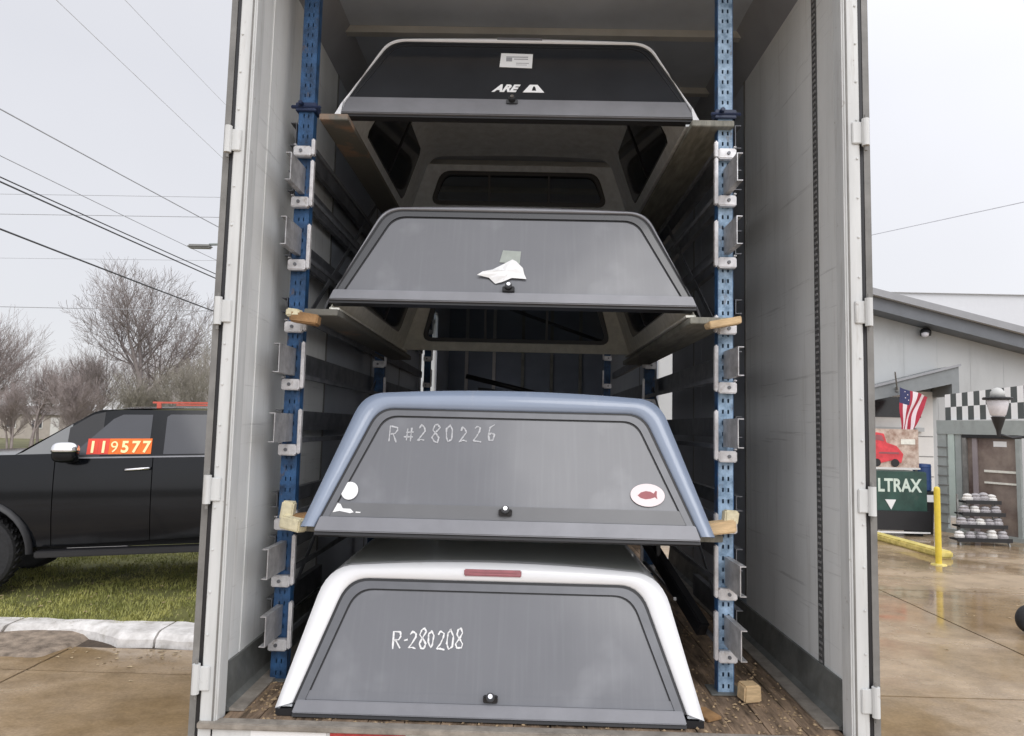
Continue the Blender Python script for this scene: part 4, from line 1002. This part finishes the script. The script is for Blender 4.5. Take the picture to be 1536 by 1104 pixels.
# ground under trees is about z=0
make_tree('bare_tree', (-25.5, 43, 0), 12.6, 1.0, 21, M_bark, M_bark, 'tallest bare tree, forked wide crown above the truck roof', depth=5, thick=.022, twig=.9, first=.25, kidp=.80)
T = [(-37.5, 44, 10.2, 5, 'dark twiggy tree at the left edge of the photograph, tallest there', M_barkf), (-33.6, 45, 6.2, 6, 'low dense brown scrub tree right of the left-edge tree', M_barkf), (-30.5, 46, 7.0, 8, 'thin brown tree standing left of the tallest one', M_barkf),
     (-28.2, 44, 8.4, 9, 'slender grey tree just left of the tallest trunk', M_bark), (-23.2, 46, 8.8, 10, 'bare tree leaning right of the tallest trunk', M_barkf),
     (-21.0, 42, 8.0, 12, 'olive-tinged bare tree above the red roof rail', M_barko), (-19.0, 41, 8.6, 13, 'olive-tinged bare tree by the trailer edge', M_barko), (-26.8, 52, 8.6, 14, 'distant brown tree behind the tallest one', M_barkf),
     (-33, 58, 8.5, 15, 'far thin tree over the beige house', M_barkf), (-38, 56, 8.4, 16, 'far brown tree beyond the left frame edge', M_barkf), (-24, 60, 9.6, 17, 'far pale tree between two nearer trunks', M_barkf),
     (-30, 38, 4.6, 18, 'low brown thicket behind the windshield', M_barkf), (-25.2, 36, 4.8, 19, 'low twiggy bush behind the truck mirror', M_barkf), (-21, 35, 5.0, 20, 'low olive bush behind the truck roof', M_barko), (-18.5, 36, 5.8, 23, 'olive bush nearest the trailer edge', M_barko)]
for x, y, h, sd_, lab, m in T:
    make_tree('bare_tree', (x, y, 0), h, .75, sd_, m, m, lab, depth=4, thick=.017, twig=1.0, kidp=.8, multi=(4 if x < -36 and h > 9 else 2 if x < -29 else 1) if h > 7 else 3, first=.32)

# houses
grime(M_bwall, .7, (1, 1, .25), .55, .75, .35, (.27, .27, .26)); grime(M_greyp, 3, (1, 1, .3), .55, .7, .4, (.18, .18, .17)); grime(M_green, 5, (1, 1, .5), .58, .7, .4, (.10, .12, .10))
def house(x, y, w, d, h, m, label, rh=1.6, rz=0):
    t = thing('house', (x, y, 0), label, 'house', rz=rz)
    b = B(); b.box(0, w, 0, d, -.02, h); b.obj('wall', m, t)
    b = B(); b.prism([(-.3, h - .05), (d + .3, h - .05), (d / 2, h + rh)], lambda yy, z: (-.3, yy, z), lambda yy, z: (w + .3, yy, z)); b.obj('roof', M_houser if label.startswith('b') else mat('light_shingle', (.36, .33, .31), .9, var=.15), t)
    for i in range(3):
        wx = w * (.14 + .28 * i); q = B(); q.box(wx, wx + w * .12, -.06, -.003, h * .42, h * .78); wo = q.obj('window', M_whitep, t)
        q = B(); q.box(wx + .08, wx + w * .12 - .08, -.075, -.061, h * .42 + .08, h * .78 - .08); q.obj('pane', M_hwin, wo)
    q = B(); q.box(w * .9, w * .9 + .8, -.05, -.003, 0, 2.0); q.obj('door', M_whitep, t)
house(-52, 62, 9, 6, 2.3, M_house, 'beige low house behind the truck hood at left', .8)
house(-50, 40, 10, 7, 2.3, M_whitep, 'white low house at the far left of the photograph', 1.6)
house(-22.8, 40, 8, 6, 2.7, mat('pink_brick', (.36, .25, .22), .85, var=.2), 'pinkish brick house mostly hidden behind the truck cab', 1.5)
# street lamp reaching out behind the trailer edge
sl = thing('street_lamp', (-3.9, 12, 0), 'grey cobra-head street lamp poking out beside the trailer\'s left edge', 'street lamp')
b = B(); b.tube([(0, 0, 0), (0, 0, 6.0)], [.10, .06], 10); b.obj('pole', M_greyp, sl, smooth=True)
b = B(); b.tube([(0, 0, 5.9), (-1.4, 0, 6.02), (-3.0, 0, 5.96)], .028, 8); b.obj('arm', M_greyp, sl, smooth=True)
b = B(); b.box(-3.45, -2.95, -.09, .09, 5.87, 5.95); b.obj('lamp_head', mat('lamp_grey', (.22, .22, .21), .5), sl, bevel=.03)

# wires and poles
def wire(a, c, r, m, sag, label):
    a, c = Vector(a), Vector(c); d = c - a; P0 = a - d * 1.6; P1 = a + d * 1.35
    pts = []
    for i in range(21):
        u = i / 20; p = P0.lerp(P1, u); p.z -= sag * (4 * u * (1 - u) - .92); pts.append(p)
    b = B(); b.tube(pts, r, 5); tag(b.obj('utility_wire', m), label, 'wire', 'overhead wires at the left')
wire((-16.479, 18, 11.645), (-14.946, 30, 11.4), .022, M_wiref, .12, 'highest dark wire slanting down behind the trailer from mid left')
wire((-16.35, 18, 10.156), (-15.408, 30, 9.989), .014, M_wiref, .1, 'thin faint wire slanting down below the highest dark one')
wire((-16.29, 18, 9.48), (-14.936, 30, 9.11), .022, M_wire, .1, 'upper wire of the close dark pair')
wire((-16.279, 18, 9.334), (-14.924, 30, 8.898), .028, M_wire, .1, 'lower, thicker wire of the close dark pair')
wire((-16.15, 18, 7.851), (-14.957, 30, 7.321), .03, M_wire, .1, 'lowest thick black wire crossing in front of the tall tree')
wire((-14.985, 18, 15.208), (-14.994, 30, 14.895), .012, mat('wire_pale', (.55, .55, .57), .6), .1, 'faint pale wire in the upper left sky')
wire((-12.81, 18, 15.241), (-15.163, 30, 17.74), .010, mat('wire_pale', (.55, .55, .57), .6), .1, 'faint pale wire nearest the trailer top')
def hwire(x0, z0, x1, z1, r, lab):
    b = B(); b.tube([(x0 - 22, 32, z0 - .1), (x0, 32, z0), (x1, 32, z1), (x1 + 8, 32, z1 + .1)], r, 5); tag(b.obj('utility_wire', M_wiref), lab, 'wire', 'level wires at the left')
hwire(-27.168, 13.483, -15.778, 13.531, .012, 'upper of the two faint level wires across the sky')
hwire(-27.077, 12.433, -15.716, 12.486, .016, 'lower of the two faint level wires across the sky')
hwire(-26.879, 10.142, -15.582, 10.24, .009, 'very faint level wire above the tall tree')
hwire(-26.662, 7.636, -15.427, 7.644, .018, 'lowest level wire meeting the tall tree crown')
wire2 = B(); wire2.tube([(10.5, 30, 10.0), (13.847, 25, 10.231), (16.281, 20, 9.981), (22, 12, 9.9)], .016, 5)
tag(wire2.obj('utility_wire', mat('wire_pale2', (.45, .45, .47), .6)), 'single faint wire in the white sky right of the trailer', 'wire')
for x, y, h, lab in ((-14.4, 34.2, 13, 'wooden utility pole hidden behind the trailer at left'), (-7.6, 32, 14, 'second wooden utility pole behind the trailer')):
    t = thing('utility_pole', (x, y, 0), lab, 'utility pole'); b = B(); b.tube([(0, 0, 0), (0, 0, h)], [.16, .11], 10); b.obj('pole', M_pole, t, smooth=True)
    b = B(); b.box(-1.1, 1.1, -.06, .06, h - .7, h - .58); b.obj('crossarm', M_pole, t)

# ================================================================ RIGHT SIDE: building and yard things
bd = thing('workshop_building', (0, 0, 0), 'grey metal workshop with a dark sloping roof edge right of the trailer', 'building')
PX, SL = 4.6, .245
def rk(x): return 7.36 - abs(x - PX) * SL
b = B(); b.prism([(-5, -.02), (-5, rk(-5)), (PX, rk(PX)), (24, rk(24)), (24, -.02)], lambda x, z: (x, 17, z - (.5 if z > 1 else 0)), lambda x, z: (x, 36, z - (.5 if z > 1 else 0))); b.obj('wall', M_bwall, bd)
for s, xe in ((1, 24.6), (-1, -5.6)):
    b = B(); b.prism([(PX, rk(PX) + .02), (xe, rk(xe) + .02), (xe, rk(xe) - .13), (PX, rk(PX) - .13)], lambda x, z: (x, 16.30, z), lambda x, z: (x, 36.4, z)); b.obj('roof', M_broof, bd)
    b = B(); b.prism([(PX, rk(PX) + .05), (xe, rk(xe) + .05), (xe, rk(xe) - .14), (PX, rk(PX) - .14)], lambda x, z: (x, 16.25, z), lambda x, z: (x, 16.298, z)); b.obj('gutter', M_bfas2, bd)
    b = B(); b.prism([(PX, rk(PX) - .141), (xe, rk(xe) - .141), (xe, rk(xe) - .50), (PX, rk(PX) - .50)], lambda x, z: (x, 16.40, z), lambda x, z: (x, 16.998, z)); b.obj('soffit_box', M_bfas, bd)
# vertical wall ribs: real standing seams
b = B(); x = 5.1
rb = 0
while x < 23.5:
    b = B(); b.box(x, x + .02, 16.994, 16.999, 0, rk(x) - .52); b.obj('wall_rib', M_bwall, bd); x += .92
# wall light
wl = thing('wall_lamp', (11.14, 16.98, 5.1), 'round black wall lamp under the workshop roof edge', 'lamp')
b = B(); b.lathe([(.03, -.10), (.13, -.09), (.145, 0), (.14, .06), (.08, .12), (.02, .13)], (0, -.16, 0), 20); b.box(-.03, .03, -.12, 0, -.03, .03); b.obj('housing', M_black, wl, smooth=True)
b = B(); b.lathe([(.02, -.12), (.085, -.09), (.10, -.01), (.02, .03)], (-.06, -.24, -.02), 16); b.obj('lens', M_lens, wl, smooth=True)
# canopy
b = B(); b.prism([(7.6, 3.05), (11.52, 4.12), (11.52, 3.30), (11.33, 3.30), (11.33, 3.62), (7.6, 2.75)], lambda x, z: (x, 16.0, z), lambda x, z: (x, 16.97, z)); b.obj('canopy', M_cano, bd)
b = B(); b.prism([(7.6, 3.08), (11.56, 4.16), (11.56, 4.10), (7.6, 3.02)], lambda x, z: (x, 15.95, z), lambda x, z: (x, 15.997, z)); b.obj('canopy_edge', M_bfas2, bd)
# garage door
gd = B().box(7.4, 11.32, 16.88, 16.97, 0, 3.45).obj('garage_door', M_whitep, bd)
B().box(7.5, 10.98, 16.86, 16.878, 2.72, 3.28).obj('garage_window', M_dkwin, gd)
for z in (.55, 1.1, 1.65, 2.2): B().box(7.42, 11.3, 16.87, 16.879, z, z + .02).obj('panel_joint', M_framed, gd)
B().box(8.4, 11.0, 16.75, 16.87, 2.34, 2.45).obj('door_ledge', M_bwall, gd)
# pale warehouse behind
wh = thing('pale_warehouse', (0, 0, 0), 'very pale flat-roofed warehouse rising behind the workshop', 'building')
B().box(20, 62, 46, 70, 0, 12.2).obj('wall', mat('pale_cladding', (.66, .665, .69), .6, var=.02), wh); B().box(19.8, 62.2, 45.8, 70.2, 12.2, 12.24).obj('roof', mat('pale_cladding', (.66, .665, .69)), wh)

# mobile trailer sign group : poster board and green cabinet
t = thing('poster_board', (0, 0, 0), 'poster board showing a red machine on tan ground above the green cabinet', 'poster board')
B().box(7.75, 8.90, 13.30, 13.34, 1.50, 2.36).obj('board', M_poster, t)
b = B(); b.prism([(7.78, 1.60), (7.80, 2.1), (7.95, 2.28), (8.12, 2.25), (8.18, 2.05), (8.40, 1.98), (8.55, 1.80), (8.50, 1.60), (8.30, 1.66), (8.0, 1.58)], lambda x, z: (x, 13.285, z), lambda x, z: (x, 13.299, z)); b.obj('red_machine_print', M_rposter, t)
for x, z in ((7.95, 1.60), (8.36, 1.60)):
    b = B(); b.lathe([(.09, -.006), (.09, 0)], (x, 13.284, z), 14, axis='y'); b.obj('print_wheel', M_black, t)
B().box(7.75, 8.92, 13.28, 13.35, 1.46, 1.499).obj('board_edge', M_whitep, t)
for x in (7.8, 8.85): B().box(x, x + .04, 13.345, 13.385, 0, 2.4).obj('leg', M_framed, t)
B().box(8.50, 8.82, 13.285, 13.299, 2.02, 2.14).obj('poster_print', M_linert, t)
b = B(); b.prism([(7.86, 2.12), (7.96, 2.23), (8.08, 2.21), (8.12, 2.08)], lambda x, z: (x, 13.281, z), lambda x, z: (x, 13.284, z)); b.obj('poster_print', M_fish, t)
B().box(8.0, 8.45, 13.28, 13.284, 1.80, 1.84).obj('poster_print', M_fish, t)
t = thing('green_cabinet', (0, 0, 0), 'dark green cabinet lettered LTRAX with a white triangle', 'cabinet')
B().box(7.6, 8.96, 13.36 - .26, 13.9, .14, 1.42).obj('body', M_green, t, bevel=.02)
B().box(7.6, 8.96, 13.02, 13.095, .14, .56).obj('lower_panel', M_black, t, bevel=.01)
B().box(7.62, 8.95, 13.0, 13.02, .08, .115).obj('bottom_trim', M_dec, t)
for x in (7.8, 8.8): B().box(x, x + .1, 13.2, 13.8, 0, .14).obj('foot', M_black, t)
text('lettering', 'LTRAX', .40, mat('pale_green_letters', (.62, .72, .64), .5), t, Matrix(((1, 0, 0, 7.86), (0, 0, -1, 13.094), (0, 1, 0, .98), (0, 0, 0, 1))), bold=.012, sx=.78)
b = B(); b.prism([(8.02, .80), (8.26, .80), (8.15, .58)], lambda x, z: (x, 13.085, z), lambda x, z: (x, 13.097, z)); b.obj('triangle_mark', M_dec, t)
# blue drum and box
t = thing('blue_drum', (9.13, 13.6, 0), 'blue drum standing on a black bin beside the green cabinet', 'drum')
b = B(); b.lathe([(.17, .98), (.185, 1.0), (.185, 1.2), (.19, 1.22), (.185, 1.24), (.185, 1.5), (.19, 1.52), (.18, 1.58), (.05, 1.59)], n=24); b.obj('drum', M_bdrum, t, smooth=False)
t = thing('black_bin', (9.13, 13.6, 0), 'black bin with a white label under the blue drum', 'bin')
b = B(); b.lathe([(.18, 0), (.20, .02), (.235, .92), (.25, .93), (.25, .97), (.02, .975)], n=24); b.obj('body', M_black, t)
B().box(-.16, .10, -.262, -.25, .74, .90).obj('paper_label', M_paper, t)
# bollard
t = thing('bollard', (7.18, 9.69, 0), 'yellow steel bollard in front of the workshop', 'bollard')
b = B(); b.lathe([(.05, 0), (.05, 1.30), (.042, 1.33), (.01, 1.345)], n=20); b.obj('post', M_yel, t, smooth=False); b = B(); b.lathe([(.13, .0), (.12, .02), (.06, .03)], n=16); b.obj('base', M_yelw, t)
# yellow wheel stop / painted kerb
b = B(); b.bar((7.55, 13.0, .07), (7.72, 10.35, .07), .26, .13); tag(b.obj('painted_kerb', M_yelw, bevel=.03), 'worn yellow painted kerb lying left of the bollard', 'kerb')
# flag
t = thing('flag', (0, 0, 0), 'striped flag with drooping red and white stripes on a short slanted pole from the canopy', 'flag')
b = B(); b.tube([(9.60, 15.55, 3.86), (9.88, 15.99, 3.42)], .02, 8); b.obj('flag_pole', M_framed, t)
b = B(); b.box(9.84, 9.92, 15.96, 15.999, 3.38, 3.5); b.obj('wall_bracket', M_framed, t)
nu, nv = 14, 26; A0, A1, A2, A3 = Vector((9.80, 3.48)), Vector((10.57, 3.24)), Vector((9.80, 2.33)), Vector((10.03, 2.25))
vs = []; fs = []; idx = []
for j in range(nv + 1):
    for i in range(nu + 1):
        u = i / nu; v = j / nv; p = (A0.lerp(A1, u)).lerp(A2.lerp(A3, u), v)
        vs.append((p.x + .012 * math.sin(v * 9), 15.72 + .07 * math.sin(u * 8 + v * 5) * (.4 + u), p.y - .03 * math.sin(u * 3.1) * v))
mt_ = [M_flr, M_flw, M_flb]
for j in range(nv):
    for i in range(nu):
        a = j * (nu + 1) + i; fs.append((a, a + 1, a + nu + 2, a + nu + 1))
        st_ = (i * 13 // nu) if True else 0
        c = 0 if int((i + .5) / 2) % 2 == 0 else 1
        if i < 5 and j < 9: c = 2
        idx.append(c)
link('cloth', vs, fs, None, t, smooth=True, mats=mt_, idx=idx)
for x, z in ((9.88, 3.36), (9.95, 3.28), (9.89, 3.2), (9.97, 3.14)):
    b = B(); b.lathe([(.014, -.003), (.014, 0)], (x, 15.62, z), 5, axis='y'); b.obj('star', M_flw, t)
# checkered banner
t = thing('checkered_banner', (0, 0, 0), 'black and white checkered band above the shop front', 'banner')
ca, cb_ = Vector((9.95, 14.0)), Vector((10.74, 12.5)); dd = (cb_ - ca); n = 13
for i in range(22):
    for j in range(2):
        u0, u1 = i / n, (i + 1) / n; p, q = ca + dd * u0, ca + dd * u1
        zt0, zb0 = 3.21 + .15 * u0, 2.60 + .04 * u0; zt1, zb1 = 3.21 + .15 * u1, 2.60 + .04 * u1
        f0, f1 = j / 2, (j + 1) / 2; g = .004
        b = B(); vs = []
        nrm = Vector((-dd.y, dd.x)).normalized() * (-1); 
        for off in (0, .02):
            for P_, zb, zt in ((p, zb0, zt0), (q, zb1, zt1)):
                for f_ in (f0 + g, f1 - g): vs.append((P_.x + nrm.x * off, P_.y + nrm.y * off, zb + (zt - zb) * f_))
        b.add(vs, [(0, 1, 3, 2), (4, 5, 7, 6), (0, 1, 5, 4), (2, 3, 7, 6), (0, 2, 6, 4), (1, 3, 7, 5)]); b.obj('check', M_chw if (i + j) % 2 else M_chb, t)
# shop front under the banner
t = thing('shop_front', (0, 0, 0), 'grey gated shop front with brown reflections painted on its glass door under the checkered band', 'shop front')
def sf(u0, u1, z0, z1, o0, o1, m, name):
    b = B(); p, q = ca + dd * u0, ca + dd * u1; nr = Vector((dd.y, -dd.x)).normalized(); nr = nr if nr.y < 0 or nr.x < 0 else -nr
    vs = [(P_.x + nr.x * o, P_.y + nr.y * o, z) for o in (o0, o1) for P_ in (p, q) for z in (z0, z1)]
    b.add(vs, [(0, 1, 3, 2), (4, 5, 7, 6), (0, 1, 5, 4), (2, 3, 7, 6), (0, 2, 6, 4), (1, 3, 7, 5)]); return b.obj(name, m, t)
sf(-.1, 1.75, 2.28, 2.60, -.02, .10, M_greyp, 'header_band')
sf(-.1, .02, 0, 2.6, -.02, .08, M_greyp, 'side_post'); sf(.05, .13, .4, 2.28, 0, .09, M_mint, 'pale_post'); sf(.14, .22, 0, 2.28, 0, .07, M_greyp, 'side_post')
dfm = sf(.24, .95, 2.20, 2.28, 0, .09, M_black, 'door_head'); sf(.24, .29, 0, 2.20, 0, .09, M_framed, 'door_post'); sf(.90, .95, 0, 2.2, 0, .09, M_greyp, 'door_post')
sf(.29, .90, .1, 2.2, -.02, .02, M_doorr, 'door_glass'); sf(.36, .42, .1, 2.2, .021, .06, mat('taupe_stile', (.30, .26, .27), .5), 'door_stile')
sf(.50, .90, 1.45, 1.50, .021, .05, M_linert, 'door_rail'); sf(.50, .90, 1.2, 1.24, .021, .05, M_linert, 'door_rail'); sf(.62, .78, 2.02, 2.14, .021, .03, M_paper, 'door_notice')
sf(1.0, 1.7, .1, 2.2, -.02, .02, M_bwall, 'wall_panel'); sf(.0, 1.7, 0, .1, -.03, .12, M_greyp, 'base_strip')
for i in range(9):
    sf(-.1, .05, .2 + i * .22, .222 + i * .22, .09, .10, M_framed, 'gate_bar')
# lantern lamp on an arm
t = thing('lantern_lamp', (9.16, 11.0, 0), 'black-capped white lantern lamp before the checkered band', 'lamp')
b = B(); b.lathe([(.05, 2.58), (.13, 2.66), (.165, 2.80), (.19, 2.93), (.18, 2.95), (.02, 2.95)], n=20); b.obj('globe', M_lens, t, smooth=True)
b = B(); b.lathe([(.02, 2.951), (.25, 2.952), (.255, 2.985), (.24, 3.0), (.02, 3.0)], n=20); b.obj('lamp_shade', M_black, t)
b = B(); b.lathe([(.13, 3.001), (.12, 3.10), (.07, 3.17), (.01, 3.19)], n=20); b.obj('cap', mat('lamp_top_grey', (.52, .52, .50), .4), t, smooth=True)
b = B(); b.lathe([(.03, 2.24), (.045, 2.36), (.09, 2.50), (.125, 2.62), (.10, 2.60)], n=16); b.obj('cone', M_black, t)
b = B(); b.tube([(0, 0, 2.28), (.25, 0, 2.22), (.62, 0, 2.26)], .028, 8); b.obj('arm', M_black, t, smooth=True)
b = B(); b.tube([(.64, 0, 0), (.64, 0, 2.42)], .05, 12); b.obj('pole', M_black, t, smooth=True)
# display rack with grey goods
t = thing('display_rack', (0, 0, 0), 'stepped display rack with black shelves in front of the shop door', 'rack')
lv = [(.10, 8.90, 10.02, 12.10), (.36, 9.02, 10.0, 12.2), (.60, 9.14, 10.03, 12.3), (.84, 9.28, 10.02, 12.4)]
for z, x0, x1, y in lv:
    b = B(); b.box(x0, x1, y - .13, y + .14, z, z + .035); b.box(x0, x1, y - .14, y - .13, z - .02, z + .06); b.obj('shelf', M_black, t)
for x in (8.95, 9.95): 
    b = B(); b.bar((x, 11.95, 0), (x + (.3 if x < 9.5 else .05), 12.5, .9), .03, .03); b.bar((x + (.3 if x < 9.5 else .05), 12.52, 0), (x + (.3 if x < 9.5 else .05), 12.52, 1.0), .03, .03); b.obj('frame', M_framed, t)
rr = random.Random(8); pos = ['lowest', 'second', 'third', 'top']; pw = ['first', 'second', 'third', 'fourth', 'fifth']
for L_i, (z, x0, x1, y) in enumerate(lv):
    nI = 5 if L_i < 2 else 4
    for k in range(nI):
        x = x0 + .12 + (x1 - x0 - .24) * k / (nI - 1); h = rr.uniform(.13, .18)
        b = B(); b.lathe([(.075, 0), (.095, .01), (.10, h * .4), (.07, h * .65), (.085, h * .8), (.05, h), (.01, h + .01)], n=12)
        o = b.obj('grey_fitting', M_greys if (k + L_i) % 3 else M_whitep); o.location = (x, y, z + .0355); o.rotation_euler = (0, 0, rr.random() * 3); o.scale = (1, 1.1, 1)
        tag(o, f'{pw[k]} grey metal fitting from the left on the {pos[L_i]} shelf of the stepped rack', 'metal fitting', 'fittings on the stepped rack')
# tyre at the right frame edge
t = thing('hand_cart', (5.68, 5.5, 0), 'black wheeled hand cart whose tyre peeks in at the right edge', 'cart')
b = B(); b.lathe([(.09, -.04), (.13, -.055), (.155, -.045), (.165, 0), (.155, .045), (.13, .055), (.09, .04)], (.08, 0, .165), 30, axis='y'); b.obj('wheel', M_tyre, t, smooth=True)
b = B(); b.lathe([(.02, -.05), (.09, -.03), (.09, .03), (.02, .05)], (.08, 0, .165), 20, axis='y'); b.obj('rim', M_rim, t)
b = B(); b.lathe([(.09, -.04), (.13, -.055), (.155, -.045), (.165, 0), (.155, .045), (.13, .055), (.09, .04)], (.08, -.45, .165), 30, axis='y'); b.obj('wheel', M_tyre, t, smooth=True)
b = B(); b.tube([(.08, 0, .165), (.08, -.45, .165)], .015, 8); b.box(.12, .9, -.43, -.02, .2, .24); b.tube([(.9, -.4, .22), (1.2, -.4, .9), (1.2, -.05, .9), (.9, -.05, .22)], .016, 8); b.obj('frame', M_framed, t)
